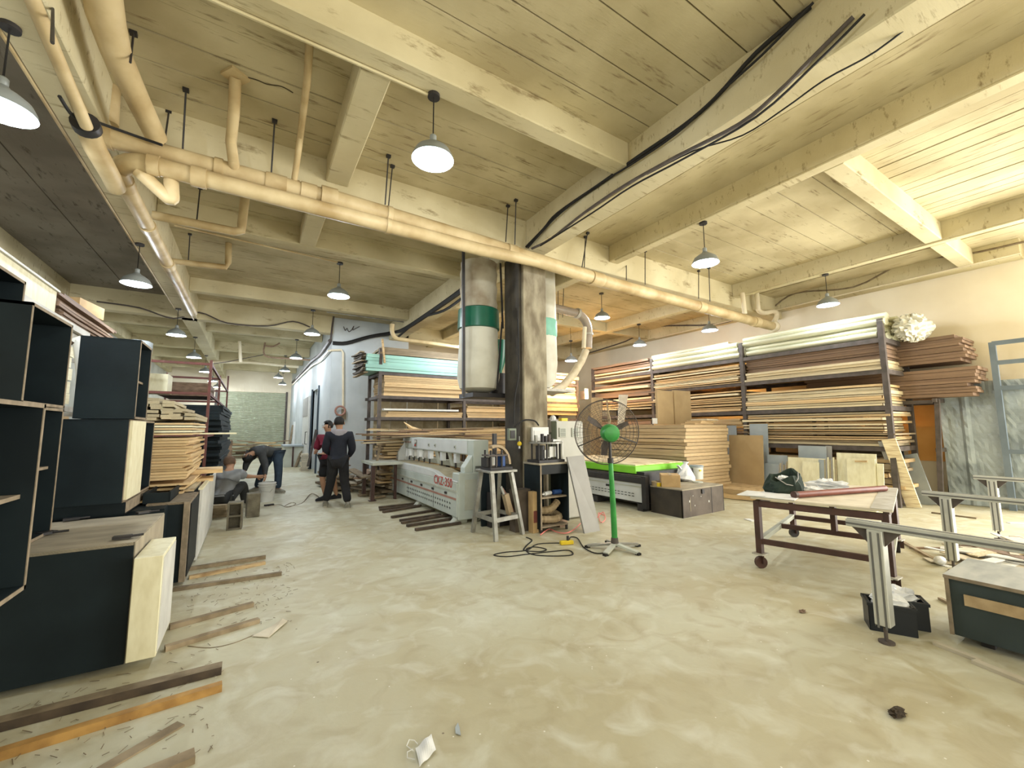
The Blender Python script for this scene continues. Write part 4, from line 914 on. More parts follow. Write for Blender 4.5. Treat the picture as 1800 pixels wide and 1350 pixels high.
# machine on the bench
bm_ = thing('edge_bander', 'black portable edge banding mechanism with round top plate on the bench', 'machine', (3.70, 4.98, .955))
MB().box((0, 0, .02), (.46, .30, .035)).build('base_plate', m_black, bm_)
MB().cyl((0, 0, .27), (0, 0, .29), .25, 24).build('top_plate', m_steel, bm_)
for (x, y) in ((-.2, -.1), (-.08, -.13), (.1, -.13), (.21, -.06), (.19, .1), (-.18, .1)): MB().cyl((x, y, .03), (x, y, .27), .013, 8).build('pillar_rod', m_black, bm_)
MB().cyl((-.1, .0, .04), (-.1, .0, .24), .07, 16).build('motor', m_black, bm_, smooth=True)
MB().box((.05, -.09, .15), (.12, .03, .15)).build('control_box', m_white, bm_)
MB().box((-.02, -.02, .12), (.12, .12, .12)).build('gear_box', m_steel, bm_)
for (x, y, h_) in ((-.18, 0, .10), (-.10, -.05, .12), (-.02, -.02, .09), (.06, .0, .11), (.14, .03, .05)): MB().cyl((x, y, .29), (x, y, .29+h_), .026, 12).build('roller', [m_black, m_steel, m_greysteel][int(h_*100) % 3], bm_, smooth=True)
MB().box((.17, 0, .31), (.14, .1, .03)).build('slide', m_steel, bm_)
MB().cyl((.22, -.1, .04), (.22, -.1, .30), .02, 10).build('white_hose_stub', m_white, bm_)
# panel / monitor against the pillar
mo = thing('white_panel_box', 'flat white panel box standing behind the bench machine against the pillar', 'panel box')
a = PY(936, 751, 5.19); b = PY(965, 775, 5.19)
MB().b2(a.x, b.x, 5.19, 5.235, b.z, a.z).build('box_body', m_white, mo, bevel=.004); MB().b2(a.x+.03, b.x-.02, 5.184, 5.19, b.z+.05, a.z-.05).build('cover_plate', m_white, mo)
cable('cable', 'black cord looped over the pillar above the white panel box', [PY(905, 750, 5.2), PY(915, 742, 5.2), PY(925, 738, 5.2), PY(940, 740, 5.2), PY(947, 748, 5.2)], .012)
cable('cable', 'dark cable hanging down the pillar edge to the bench', [PY(910, 560, 5.22), PY(912, 650, 5.22), PY(905, 700, 5.22), PY(903, 745, 5.22)], .012)
t = thing('small_meter_box', 'small framed meter box on the steel channel of the pillar', 'meter box'); a = PY(895, 753, 5.2); b = PY(908, 774, 5.2)
MB().b2(a.x, b.x, 5.2, 5.26, b.z, a.z).build('case', m_cabgrey, t, bevel=.005); MB().b2(a.x+.02, b.x-.03, 5.19, 5.2, b.z+.03, a.z-.03).build('dial_window', m_black, t)
t = thing('yellow_gas_valve', 'yellow star shaped plug hanging beside the meter box', 'plug'); c = PY(913, 780, 5.18)
MB().ball(c, .035, 10, 6).build('plug_body', m_yellow, t); MB().bar(c+V(0, 0, -.07), c, .02).build('plug_tail', m_white, t); MB().bar(c+V(0, 0, .03), c+V(0, 0, .11), .01).build('cord', m_greyboard, t)
# white electrical cabinet
ec = thing('electrical_cabinet', 'tall white electrical cabinet with two square grey vents behind the bench', 'cabinet')
EX0, EX1, EY0, EY1 = 4.12, 4.68, 5.28, 5.62
a = PY(977, 740, 5.28).x; b = PY(1023, 740, 5.28).x
MB().b2(a+.008, b, EY0+.006, EY1+.1, .02, 1.56).build('cabinet_body', m_sheetwhite, ec, bevel=.004)
MB().b2(a, a+.008, EY0, EY1+.1, .02, 1.56).build('side_sheet', m_cabgrey, ec)
MB().b2(a+.01, b, EY0-.012, EY0+.006, .04, 1.55).build('cabinet_door', m_sheetwhite, ec)
for (p0, p1) in (((983, 752), (995, 768)), ((1005, 752), (1017, 768))):
    u = PY(*p0, EY0-.02); v = PY(*p1, EY0-.02)
    g_ = MB().b2(u.x, v.x, EY0-.03, EY0-.012, v.z, u.z).build('vent_grille', m_machine_low, ec, bevel=.004)
    for k in range(6): zz = v.z+.02+(u.z-v.z-.04)*k/5; MB().b2(u.x+.015, v.x-.015, EY0-.034, EY0-.03, zz-.004, zz+.004).build('louvre', m_slot, g_)
t = thing('white_funnel', 'small crumpled white cup on top of the electrical cabinet', 'cup'); c = PY(972, 741, 5.7); MB().lathe([(.02, .10), (.05, .07), (.07, 0)], (c.x, 5.7, 1.565), 10).build('cup_body', m_wbag, t)
tag(MB().box((PY(990, 739, 5.6).x, 5.6, 1.59), (.13, .08, .05)).build('yellow_tape', m_yellow), 'small yellow packet on top of the electrical cabinet', 'packet')
tag(MB().box((PY(968, 744, 5.5).x, 5.5, 1.48), (.16, .2, .2)).build('grey_carton', m_greyboard), 'small grey box beside the electrical cabinet top', 'box')
# grey leaning board by bench
A_ = [PZ(1028, 938, .0), PZ(1055, 933, .0)]; B_ = [PY(997, 803, 4.75), PY(1026, 800, 4.72)]
mb = MB(); nrm = (A_[1]-A_[0]).cross(B_[0]-A_[0]).normalized()*.03
mb.prism([A_[0], A_[1], B_[1], B_[0]], -nrm if nrm.y < 0 else nrm)
lb = mb.build('leaning_board', m_greyboard, None); tag(lb, 'tall pale grey board leaning on the bench cabinet beside the stand fan', 'board')
# cartons by the bench
t = tag(MB().box((3.43, 4.93, .28), (.10, .10, .56), Euler((0, 0, .1))).build('tall_carton', m_carton), 'narrow upright brown carton with a red patch beside the bench cabinet', 'carton')
tag(MB().box((3.33, 5.12, .29), (.26, .16, .58)).build('dark_carton', m_black_box2), 'dark carton standing behind the narrow brown one', 'carton')
MB().box((3.43, 4.878, .22), (.07, .004, .16), Euler((0, 0, .1))).build('red_patch', m_redtube, t)
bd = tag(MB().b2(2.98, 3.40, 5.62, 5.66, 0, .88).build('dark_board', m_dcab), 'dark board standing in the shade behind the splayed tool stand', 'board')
tag(MB().b2(3.05, 3.38, 5.48, 5.60, 0, .5).build('black_case', m_black), 'black case on the floor behind the splayed tool stand', 'case')
tag(MB().box((3.98, 5.05, .10), (.14, .22, .2)).build('small_crate', m_brown), 'small brown box on the floor behind the leaning grey board', 'box')
cable('pink_wire', 'pink cord trailing on the floor under the bench cabinet', [PZ(950, 940, .02), PZ(965, 930, .02), PZ(978, 935, .02), PZ(995, 937, .02), PZ(1010, 930, .03), PZ(1020, 920, .02)], .008, m_pink, 'cord')
cable('pink_wire', 'tangle of pink cord on the floor beyond the leaning grey board', [PZ(1050, 910, .02), PZ(1060, 900, .05), PZ(1064, 912, .04), PZ(1056, 918, .02), PZ(1052, 902, .05), PZ(1062, 906, .03)], .008, m_pink, 'cord')
# extension lead
cable('extension_lead', 'long dark extension cord coiled on the floor before the splayed stand', [PZ(925, 945), PZ(935, 950), PZ(925, 960), PZ(922, 968), PZ(950, 970), PZ(960, 966), PZ(940, 962), PZ(925, 966), PZ(935, 975), PZ(970, 978), PZ(1005, 976), PZ(1000, 968), PZ(970, 970), PZ(925, 975), PZ(890, 979), PZ(868, 976), PZ(890, 971), PZ(925, 968), PZ(945, 957), PZ(985, 955)], .010, m_rubber, 'cord')
cable('extension_lead', 'thin cord from the yellow socket to the fan base', [PZ(1001, 950, .03), PZ(1003, 944, .01), PZ(1015, 946, .01), PZ(1026, 962, .01), PZ(1045, 972, .01), PZ(1062, 972, .01)], .007, m_rubber, 'cord')
t = thing('extension_socket', 'yellow extension socket with a black plug on the floor', 'socket'); c = PZ(996, 957); MB().box(c+V(0, 0, .025), (.17, .06, .045), Euler((0, 0, -.3))).build('socket_body', m_yellow, t, bevel=.006); MB().cyl(c+V(.02, 0, .045), c+V(.02, 0, .10), .016, 8).build('plug', m_black, t)

# ================================================================ DUST COLLECTOR
dc = thing('dust_collector', 'dust collector with a stained cloth filter above a green ring and a pale bag below', 'dust collector')
cx, cy = 3.19, 6.15
R_ = .335
def zy(py): return PY(850, py, 6.1).z
mb = MB(); pr = []
z0, z1 = zy(545), 4.25
for i in range(10):
    f = i/9; pr.append((R_*(.93+.04*math.sin(i*2.1)), z0+(z1-z0)*f))
mb.lathe(pr, (cx, cy, 0), 24); mb.build('filter_bag', m_bag, dc, smooth=True)
MB().lathe([(R_, 0), (R_+.02, .01), (R_+.01, zy(547)-zy(581)), (R_-.01, zy(547)-zy(581)+.01)], (cx, cy, zy(581)), 28).build('drum_ring', m_teal, dc, smooth=True)
zb = zy(690); zt = zy(580)
MB().lathe([(R_*.55, zb), (R_*.93, zb+.06), (R_*1.06, zb+.25), (R_*1.02, zb+.6), (R_*.98, zt-.25), (R_*.97, zt)], (cx, cy, 0), 26).build('collection_bag', m_bag2, dc, smooth=True)
MB().box((cx+.27, cy-.02, zb-.06), (1.02, .52, .07)).build('platform', m_black, dc)
for p in ((cx+.50, cy-.25), (cx+.75, cy-.25), (cx+.74, cy+.2)): MB().bar((p[0], p[1], 0), (p[0], p[1], zb-.06), .05).build('support_leg', m_black, dc)
MB().bar((cx-.40, cy-.27, zb-.1), (cx-.42, cy-.27, 4.3), .04).build('front_pole', m_black, dc)
MB().bar((cx+.30, cy-.30, zt), (cx+.22, cy-.36, 4.2), .025).build('strap_pole', m_black, dc)
MB().bar((cx+.16, cy-.34, zb+.02), (cx+.26, cy-.34, zt+.1), .022).build('strap_pole', m_black, dc)
MB().lathe([(.05, 0), (.14, .3), (.17, .6)], (cx+.48, cy+.15, zb+.35), 14).build('blower_cone', m_teal, dc, smooth=True)
MB().cyl((cx+.45, cy+.1, zb), (cx+.45, cy+.1, zb+.35), .16, 14).build('blower_motor', m_black, dc, smooth=True)
# second bag on the other side of the pillar
cx2 = 4.30; cy2 = 6.7
def z2(py): return PY(968, py, 6.6).z
xx = PY(973, 600, 6.7).x-.30
MB().lathe([(.30, z2(565)), (.29, z2(480)), (.28, min(4.62, z2(460)))], (xx, 6.7, 0), 22).build('filter_bag', m_bag2, dc, smooth=True)
MB().lathe([(.30, z2(594)), (.315, z2(590)), (.315, z2(567)), (.30, z2(564))], (xx, 6.7, 0), 24).build('drum_ring', m_lime if False else mat('mint_band', (.25, .55, .42), None, 4, .5), dc, smooth=True)
MB().lathe([(.15, z2(682)), (.27, z2(672)), (.31, z2(640)), (.30, z2(592))], (xx, 6.7, 0), 22).build('collection_bag', m_bag2, dc, smooth=True)
MB().box((xx+.1, 6.7, z2(688)), (.8, .8, .05)).build('platform', m_lightsteel, dc)
# duct
du = thing('dust_duct', 'grey dust duct bending down into a flexible hose behind the pillar', 'duct')
pts = [PY(968, 540, 7.3), PY(985, 544, 7.3), PY(1005, 549, 7.3)] + arc(PY(1014, 551, 7.3), PY(1034, 560, 7.3), PY(1034, 585, 7.3), 6) + [PY(1033, 612, 7.3)]
MB().tube(pts, .10, 14).build('rigid_duct', m_duct, du, smooth=True)
MB().tube([PY(1028, 575, 7.25), PY(1026, 612, 7.25)], .05, 10).build('side_pipe', m_pipe2, du, smooth=True)
MB().cyl(PY(1013, 550, 7.3), PY(1017, 552, 7.3), .125, 16).build('flange', m_lightsteel, du, smooth=True)
MB().cyl(PY(1034, 586, 7.3), PY(1034, 589, 7.3), .118, 16).build('flange', m_lightsteel, du, smooth=True)
MB().tube([PY(1030, 616, 7.3), PY(1022, 635, 7.3), PY(1008, 658, 7.25), PY(990, 678, 7.2), PY(970, 690, 7.0)], [.085, .09, .092, .09, .085], 14).build('flexible_hose', m_hosew, du, smooth=True)

# ================================================================ NESTING MACHINE (lime)
nm = thing('nesting_machine', 'long lime green and grey panel cutting machine with black rail behind the stand fan', 'machine')
nx, ny0, ny1 = 5.85, 5.04, 7.6
MB().b2(nx+.08, nx+1.5, ny0+.05, ny1, .10, .66).build('machine_base', m_black, nm)
MB().b2(nx+.05, nx+1.55, ny0+.22, ny1+.3, .62, .755).build('lime_bed_frame', m_lime, nm, bevel=.01)
MB().b2(nx+.12, nx+1.5, ny0+.28, ny1+.2, .755, .775).build('bed_board', m_pale, nm)
MB().b2(nx-.04, nx+.08, ny0+.02, ny1, .47, .58).build('black_rail', m_black, nm, bevel=.008)
MB().b2(nx-.01, nx+.06, ny0+.02, ny1, .585, .60).build('guide_strip', m_greysteel, nm)
MB().b2(nx, nx+.08, ny0, ny1, .14, .47).build('front_cover', m_machine2, nm, bevel=.006)
MB().b2(nx-.012, nx, ny0+.02, ny1, .40, .42).build('cover_ridge', m_machine_low, nm)
MB().box((nx-.006, ny0+.85, .36), (.012, .12, .04)).build('recessed_handle', m_black, nm)
for r_ in range(2):
    for i in range(18): MB().box((nx-.004, ny0+.25+i*.085, .28-r_*.045), (.006, .05, .014)).build('vent_slot', m_slot, nm)
for yy in (ny0+.08, ny0+1.2, ny1-.2): MB().b2(nx-.02, nx+.3, yy-.06, yy+.06, 0, .12).build('machine_foot', m_black, nm)
MB().b2(nx-.03, nx+.05, ny0-.06, ny0+.03, .05, .60).build('end_cover', m_black, nm)

# black box with goods
bb = thing('black_crate_box', 'low open black box cabinet spotted with paint, carrying a carton, bag and tub', 'box cabinet', (5.97, 4.33, 0), .0)
P0, P1, P2_ = V(5.93, 4.34, 0), V(7.10, 4.36, 0), V(5.93, 4.97, 0)
ux = (P1-P0).normalized(); uy = (P2_-P0).normalized(); n_ = V(0, 0, 1)
Lx = (P1-P0).length; Ly = (P2_-P0).length
bb.location = (0, 0, 0); Hh = .43
mb = MB(); mb.prism([P0, P1, P1+V(0, 0, Hh), P0+V(0, 0, Hh)], uy*.02); mb.build('end_panel', m_black_box2, bb)
mb = MB(); mb.prism([P0, P2_, P2_+V(0, 0, Hh), P0+V(0, 0, Hh)], ux*.02); mb.build('side_panel', m_black_box, bb)
mb = MB(); mb.prism([P1, P1+uy*Ly, P1+uy*Ly+V(0, 0, Hh), P1+V(0, 0, Hh)], ux*-.02); mb.build('side_panel', m_black_box, bb)
mb = MB(); mb.prism([P0+V(0, 0, Hh), P1+V(0, 0, Hh), P1+uy*Ly+V(0, 0, Hh), P2_+V(0, 0, Hh)], (0, 0, .018)); mb.build('top_board', m_dusty, bb)
mb = MB(); mb.prism([P0+ux*.80-uy*.004, P0+ux*.812-uy*.004, P0+ux*.812-uy*.004+V(0, 0, Hh), P0+ux*.80-uy*.004+V(0, 0, Hh)], uy*.003); mb.build('panel_seam', m_black, bb)
MB().box(P0+ux*.55-uy*.01+V(0, 0, Hh-.05), (.06, .02, .07)).build('lock', m_black, bb)
for (u, z, s_) in ((.18, .25, .02), (.32, .17, .014), (.5, .3, .01), (.72, .2, .02), (.28, .33, .01)): MB().box(P0+ux*u-uy*.003+V(0, 0, z), (s_, .004, s_*1.6)).build('paint_spot', m_white, bb)
MB().box(P0+ux*.2-uy*.003+V(0, 0, .2), (.012, .004, .22)).build('paint_drip', m_dusty, bb)
zt = Hh+.018
def onbox(px, py): return PZ(px, py, zt)
t = thing('carton', 'small brown cardboard carton on the black box', 'carton'); c = V(6.16, 4.74, zt)
MB().box(V(0, 0, .10), (.36, .30, .20)).build('carton_body', m_carton, t, bevel=.004); MB().box(V(0, 0, .202), (.36, .05, .004)).build('packing_tape', m_hose, t)
t.location = c; t.rotation_euler = (0, 0, .75)
t = thing('tape_roll', 'roll of tan tape on the black box beside the carton', 'tape roll'); c = onbox(1133, 838); c = V(5.86+.2, 4.88, zt)
MB().lathe([(.06, 0), (.13, 0), (.13, .07), (.06, .07)], (0, 0, 0), 22, cap0=False, cap1=False).build('roll', m_hose, t, smooth=True); t.location = c
tag(MB().box((5.97, 4.80, zt+.03), (.09, .05, .06)).build('yellow_packet', m_yellow), 'small yellow packet by the tape roll on the black box', 'packet')
t = thing('plastic_bag', 'knotted white plastic bag standing on the black box', 'bag'); c = onbox(1207, 846)
mb = MB(); mb.lathe([(.10, 0), (.17, .03), (.18, .10), (.13, .20), (.08, .27), (.03, .32), (.06, .36)], n=18)
rnd = random.Random(3)
for q in mb.bm.verts: q.co.x *= rnd.uniform(.82, 1.15); q.co.y *= rnd.uniform(.82, 1.15)
mb.build('bag_body', m_wbag, t); t.location = c+V(0, .05, 0); t.rotation_euler = (0, .18, 0)
MB().bar((-.12, 0, .20), (-.22, 0, .26), .05, .02).build('bag_ear', m_wbag, t)
t = thing('plastic_tub', 'round translucent tub with blue grey rim on the black box', 'tub'); c = onbox(1228, 842)
MB().lathe([(.115, 0), (.125, .24)], n=22).build('tub_body', m_clear, t, smooth=True); MB().lathe([(.132, .225), (.132, .26), (.11, .262)], n=22).build('tub_lid', m_bluegrey, t, smooth=True); MB().box((-.05, -.118, .17), (.05, .01, .03)).build('sticker', m_yellow, t)
t.location = c+V(.02, .05, 0)
tag(MB().cyl(V(6.95, 4.75, zt), V(6.95, 4.75, zt+.02), .09, 16).build('tub_lid', m_machine_low, None), 'flat round lid lying beside the tub on the black box', 'lid')

# ================================================================ STAND FAN
fn = thing('stand_fan', 'green industrial stand fan with a round wire guard on four feet', 'fan', (3.77, 3.72, 0))
for (x, y, w_) in ((-.22, .24, .05), (-.27, -.12, .06), (.06, -.30, .06), (.33, -.06, .05), (.14, .26, .04)):
    MB().bar((0, 0, .07), (x, y, .025), w_, .025).build('base_leg', m_machine_low if x in (-.27, .06) else m_steel, fn); MB().box((x, y, .012), (.05, .05, .024)).build('rubber_foot', m_rubber, fn)
MB().cyl((0, 0, .04), (0, 0, .14), .05, 14, .04).build('base_hub', m_greysteel, fn, smooth=True)
MB().tube([(0, 0, .12), (-.01, 0, .55), (-.03, 0, 1.06)], [.036, .034, .027], 14).build('pole', m_fan, fn, smooth=True)
MB().tube([(-.03, 0, 1.04), (-.035, 0, 1.33)], .018, 10).build('height_tube', m_black, fn, smooth=True)
MB().cyl((-.03, 0, 1.02), (-.03, 0, 1.08), .036, 12).build('clamp_collar', m_black, fn, smooth=True)
# fan axis: pointing away from the camera, turned a little to the side of the rack
ax = V(.50, .86, .08).normalized(); sx = ax.cross(V(0, 0, 1)).normalized(); sz = sx.cross(ax)
hub = V(-.035, 0, 1.385)
def FP(u, v, w): return hub + sx*u + sz*v + ax*w
def ringpts(r, w, n=40): return [FP(r*math.cos(2*PI*i/n), r*math.sin(2*PI*i/n), w) for i in range(n+1)]
mb = MB(); mb.tube([FP(0, 0, -.13), FP(0, 0, -.12), FP(0, 0, -.07), FP(0, 0, .02), FP(0, 0, .05)], [.05, .09, .11, .11, .07], 18); mb.build('motor', m_fan, fn, smooth=True)
g_ = MB()
def prof(r, s): return .12 + s*(.02+.09*math.sqrt(max(0, 1-(r/.405)**2)))
for s, nm_ in ((-1, 'rear_guard'), (1, 'front_guard')):
    mb = MB()
    for r in (.10, .16, .22, .27, .32, .36, .395): mb.tube(ringpts(r, prof(r, s)), .0022, 4, cap=False)
    for k in range(48 if s > 0 else 36):
        a_ = 2*PI*k/(48 if s > 0 else 36); mb.tube([FP(r*math.cos(a_), r*math.sin(a_), prof(r, s)) for r in (.09, .2, .3, .37, .402)], .0016, 3, cap=False)
    mb.build(nm_, m_greysteel, fn)
MB().tube(ringpts(.405, .12), .007, 6, cap=False).build('guard_rim', m_greysteel, fn)
for a_ in (-.35, PI+.45, PI/2): MB().bar(FP(.07*math.cos(a_), .07*math.sin(a_), -.0), FP(.40*math.cos(a_), .40*math.sin(a_), .11), .018, .012).build('guard_bracket', m_black if a_ != PI/2 else m_hose, fn)
MB().cyl(FP(0, 0, .06), FP(0, 0, .15), .05, 14).build('blade_hub', m_black, fn, smooth=True)
for k in range(3):
    a_ = 2*PI*k/3+.4; e1 = sx*math.cos(a_)+sz*math.sin(a_); e2 = -sx*math.sin(a_)+sz*math.cos(a_)
    o_ = FP(0, 0, .12); mb = MB()
    mb.prism([o_+e1*.05-e2*.015, o_+e1*.18-e2*.045+ax*.02, o_+e1*.30-e2*.03+ax*.03, o_+e1*.29+e2*.03-ax*.02, o_+e1*.18+e2*.035-ax*.02, o_+e1*.05+e2*.015], ax*.003)
    mb.build('fan_blade', m_greysteel, fn)
MB().tube([FP(0, .08, 0), FP(.01, .16, -.02), FP(-.01, .26, 0), FP(.0, .30, .02)], .007, 6).build('lifting_wire', m_hose, fn)
# ================================================================ TROLLEY TABLE
tt = thing('trolley_table', 'oxide brown steel trolley table with a pale board top on four casters', 'table')
FL, FR, BR, BL = V(4.55, 2.43, 0), V(4.80, 1.45, 0), V(6.42, 1.86, 0), V(6.17, 2.84, 0)
HT = .70
def up_(p, z): return V(p.x, p.y, z)
for p in (FL, FR, BR, BL): MB().bar(up_(p, .15), up_(p, HT-.02), .055).build('leg', m_brownsteel, tt)
for a, b, z in ((FL, FR, HT-.05), (FR, BR, HT-.05), (BR, BL, HT-.05), (BL, FL, HT-.05)): MB().bar(up_(a, z), up_(b, z), .045, .06).build('top_rail', m_brownsteel, tt)
for a, b, z in ((FL, FR, .27), (BL, BR, .26)): MB().bar(up_(a, z), up_(b, z), .04, .05).build('low_rail', m_brownsteel, tt)
for a, b in ((FL, BL), (FR, BR)): MB().bar(up_(a, .27), up_(b, .27), .045, .05).build('low_rail', m_machine_low, tt)
mA, mB_ = lerp(FL, BL, .55), lerp(FR, BR, .55)
MB().bar(up_(mA, .27), up_(mB_, .27), .04, .05).build('cross_rail', m_brownsteel, tt)
mm = lerp(mA, mB_, .52); MB().bar(up_(mm, .27), up_(mm, HT-.0), .05).build('middle_post', m_brownsteel, tt)
e = (FR-FL).normalized(); g2_ = (BL-FL).normalized()
o_ = [FL-e*.05-g2_*.05, FR+e*.05-g2_*.05, BR+e*.05+g2_*.05, BL-e*.05+g2_*.05]
MB().prism([up_(p, HT) for p in o_], (0, 0, .022)).build('table_top', m_scrap, tt, bevel=.003)
oo = [FR+e*.05-g2_*.05, FR-e*.10-g2_*.05, BR-e*.10+g2_*.05, BR+e*.05+g2_*.05]
MB().prism([up_(p, HT+.0225) for p in oo], (0, 0, .003)).build('worn_strip', m_lightsteel, tt)
for i, p in enumerate((FL, FR, BR, BL)):
    c_ = thing('caster', None, None); c_.parent = tt
    MB().box(up_(p, .145), (.12, .11, .012)).build('mount_plate', m_lightsteel, c_)
    dirn = g2_ if i in (1, 2) else (g2_+e).normalized()
    MB().bar(up_(p, .14)+dirn.cross(V(0, 0, 1))*.03, up_(p, .05)+dirn.cross(V(0, 0, 1))*.03, .05, .008, up=dirn).build('fork', m_brownsteel, c_)
    q = dirn.cross(V(0, 0, 1))*.02; MB().cyl(up_(p, .058)-q, up_(p, .058)+q, .058, 18).build('wheel', m_brownsteel if i < 2 else m_black, c_, smooth=True)
ZT = HT+.023
def ontab(px, py): return PZ(px, py, ZT)
# cloth bag
t = thing('cloth_bag', 'dark green cloth bag slumped open on the trolley table', 'bag', ontab(1370, 867)+V(.12, .0, 0), -.5)
t.scale = (.66, .66, .80)
mb = MB(); n = 22; rnd = random.Random(11)
rows_ = [(.30, .0, 1), (.33, .05, 1), (.30, .12, 1), (.27, .18, 1), (.24, .24, 1), (.20, .235, 1), (.17, .15, 1), (.10, .10, 1)]
prev = None
for j, (r, z, _) in enumerate(rows_):
    rg = []
    for i in range(n):
        a_ = 2*PI*i/n; f = 1+.10*math.sin(5*a_+j*.8)+rnd.uniform(-.04, .04)
        hz = z*(1+.25*math.cos(a_-.6)+.12*math.sin(3*a_)) if j < 6 else z
        rg.append(mb.bm.verts.new((r*f*math.cos(a_), r*.62*f*math.sin(a_), hz)))
    if prev:
        for i in range(n): mb.face((prev[i], prev[(i+1) % n], rg[(i+1) % n], rg[i]))
    else: mb.face(rg[::-1])
    prev = rg
mb.face(prev); mb.build('bag_body', m_darkgreen, t, smooth=False)
MB().tube([(-.22, -.10, .22), (-.10, -.19, .13), (.02, -.18, .11), (.14, -.15, .20), (.22, -.05, .27)], .008, 6).build('piping', m_greyboard, t)
crumple('w', None, None, (-.04, -.03, .20), (.09, .06, .035), m_wbag, .2, 2, t).name = 'white_cloth'
tag(MB().box(ontab(1352, 871)+V(0, 0, .004), (.40, .52, .006), Euler((0, 0, .25))).build('paper_sheets', m_paper), 'white paper sheets under the cloth bag at the table corner', 'paper')
tag(MB().box(ontab(1325, 872)+V(.05, 0, .012), (.22, .16, .004), Euler((0, 0, .5))).build('paper_sheet', m_paper), 'small paper sheet overhanging the table corner', 'paper')
rt = thing('brown_tube', 'long red brown round tube lying diagonally on the trolley table', 'tube')
a = ontab(1396, 876)+V(0, 0, .035); b = ontab(1556, 864)+V(0, 0, .035)
MB().cyl(a, b, .032, 16).build('tube_body', m_redtube, rt, smooth=True); MB().cyl(a-(b-a).normalized()*.004, a+(b-a).normalized()*.03, .036, 16).build('tube_end', m_brownsteel, rt, smooth=True)
crumple('white_cloth', 'crumpled white cloth on the trolley table behind the brown tube', 'cloth', ontab(1455, 864)+V(.15, .05, .05), (.16, .20, .06), m_wbag, .35, 8)
crumple('white_cloth', 'flat white rag beside the cloth bag on the trolley table', 'cloth', ontab(1428, 866)+V(.1, .05, .025), (.12, .12, .025), m_wbag, .3, 12)

# ================================================================ ALUMINIUM STANDS
def stand(lab, x, yf, zt_, yl, pw=.085):
    t = thing('rail_stand', lab, 'stand')
    r = MB(); r.bar((x, yl, zt_), (x, -2.2, zt_), pw*.9, .05); r.build('top_rail', m_alu, t, bevel=.004)
    MB().bar((x-pw*.46, yl-.001, zt_-.002), (x-pw*.46, -2.19, zt_-.002), .006, .012).build('rail_groove', m_aludark, t)
    MB().bar((x-pw*.1, yl-.001, zt_+.026), (x-pw*.1, -2.19, zt_+.026), .012, .003).build('rail_groove', m_aludark, t)
    for y in (yf, -1.9):
        MB().box((x, y, (zt_+.09)/2), (pw, pw, zt_-.05-.09)).build('post', m_alu, t, bevel=.004)
        for k in (-.25, .25):
            MB().b2(x-pw/2-.002, x-pw/2, y+k*pw-.006, y+k*pw+.006, .10, zt_-.04).build('post_groove', m_aludark, t); MB().b2(x+k*pw-.005, x+k*pw+.005, y+pw/2, y+pw/2+.002, .10, zt_-.04).build('post_groove', m_aludark, t)
        MB().cyl((x, y, .01), (x, y, .10), .011, 10).build('threaded_foot', m_greysteel, t); MB().cyl((x, y, .0), (x, y, .012), .045, 16).build('foot_plate', m_greysteel, t)
        for sgn in (-1, 1):
            mb = MB(); y_ = y+sgn*pw/2; mb.prism([(x-.012, y_, zt_-.03), (x-.012, y_+sgn*.09, zt_-.03), (x-.012, y_+sgn*.07, zt_-.05), (x-.012, y_, zt_-.13)], (.024, 0, 0)); mb.build('corner_bracket', m_greysteel, t)
    return t
stand('aluminium rail stand closest to the trolley table, its post before the black crates', 3.70, 1.18, .765, 1.34)
stand('middle aluminium rail stand, rising behind the slate box', 6.03, 1.33, .75, 1.50)
stand('last aluminium rail stand, near the film wrapped frame', 8.20, 1.36, .77, 1.52)

# ================================================================ CRATES, SLATE BOX, DEBRIS ON THE HALL SIDE
def crate(lab, x, y, rz):
    t = thing('black_crate', lab, 'crate', (x, y, 0), rz); w_, d_, h_ = .17, .25, .19
    mb = MB(); mb.b2(-w_/2, w_/2, -d_/2, d_/2, 0, .012)
    for s_ in (-1, 1): mb.b2(s_*w_/2-.005, s_*w_/2+.005, -d_/2, d_/2, 0, h_); mb.b2(-w_/2, w_/2, s_*d_/2-.005, s_*d_/2+.005, 0, h_)
    mb.build('crate_shell', m_crate, t)
    mb = MB()
    for s_ in (-1, 1): mb.b2(s_*w_/2-.012, s_*w_/2+.012, -d_/2-.012, d_/2+.012, h_-.02, h_); mb.b2(-w_/2, w_/2, s_*d_/2-.012, s_*d_/2+.012, h_-.02, h_)
    mb.build('crate_rim', m_crate, t); return t
crate('black plastic crate directly behind the aluminium post', 3.975, 1.24, .5); crate('black plastic crate beside the other, further from the aluminium post', 4.16, 1.22, .5)
crumple('plastic_bag', 'crumpled clear plastic bag in the black crate behind the aluminium post', 'bag', (3.985, 1.24, .18), (.075, .10, .06), m_wbag, .3, 21)
crumple('plastic_bag', 'crumpled white plastic bag in the black crate further from the post', 'bag', (4.16, 1.23, .19), (.075, .11, .065), m_wbag, .3, 22)
gb = thing('slate_box', 'long slate grey box with a dusty top and a nailed wooden strip', 'box cabinet')
MB().b2(4.10, 4.72, -1.3, .95, .05, .415).build('box_body', m_greybox, gb)
MB().b2(4.085, 4.73, -1.3, .96, .415, .437).build('top_board', m_dustgrey, gb)
MB().b2(4.085, 4.10, .935, .955, .05, .415).build('edge_band', m_edge, gb); MB().b2(4.082, 4.086, -1.3, .957, .415, .437).build('edge_band', m_edge, gb)
MB().b2(4.088, 4.10, -.6, .87, .26, .33).build('wood_strip', m_mdf, gb)
for (x, y) in ((4.2, .8), (4.6, .8), (4.2, -1.1), (4.6, -1.1)): MB().b2(x-.03, x+.03, y-.03, y+.03, 0, .05).build('foot', m_black, gb)
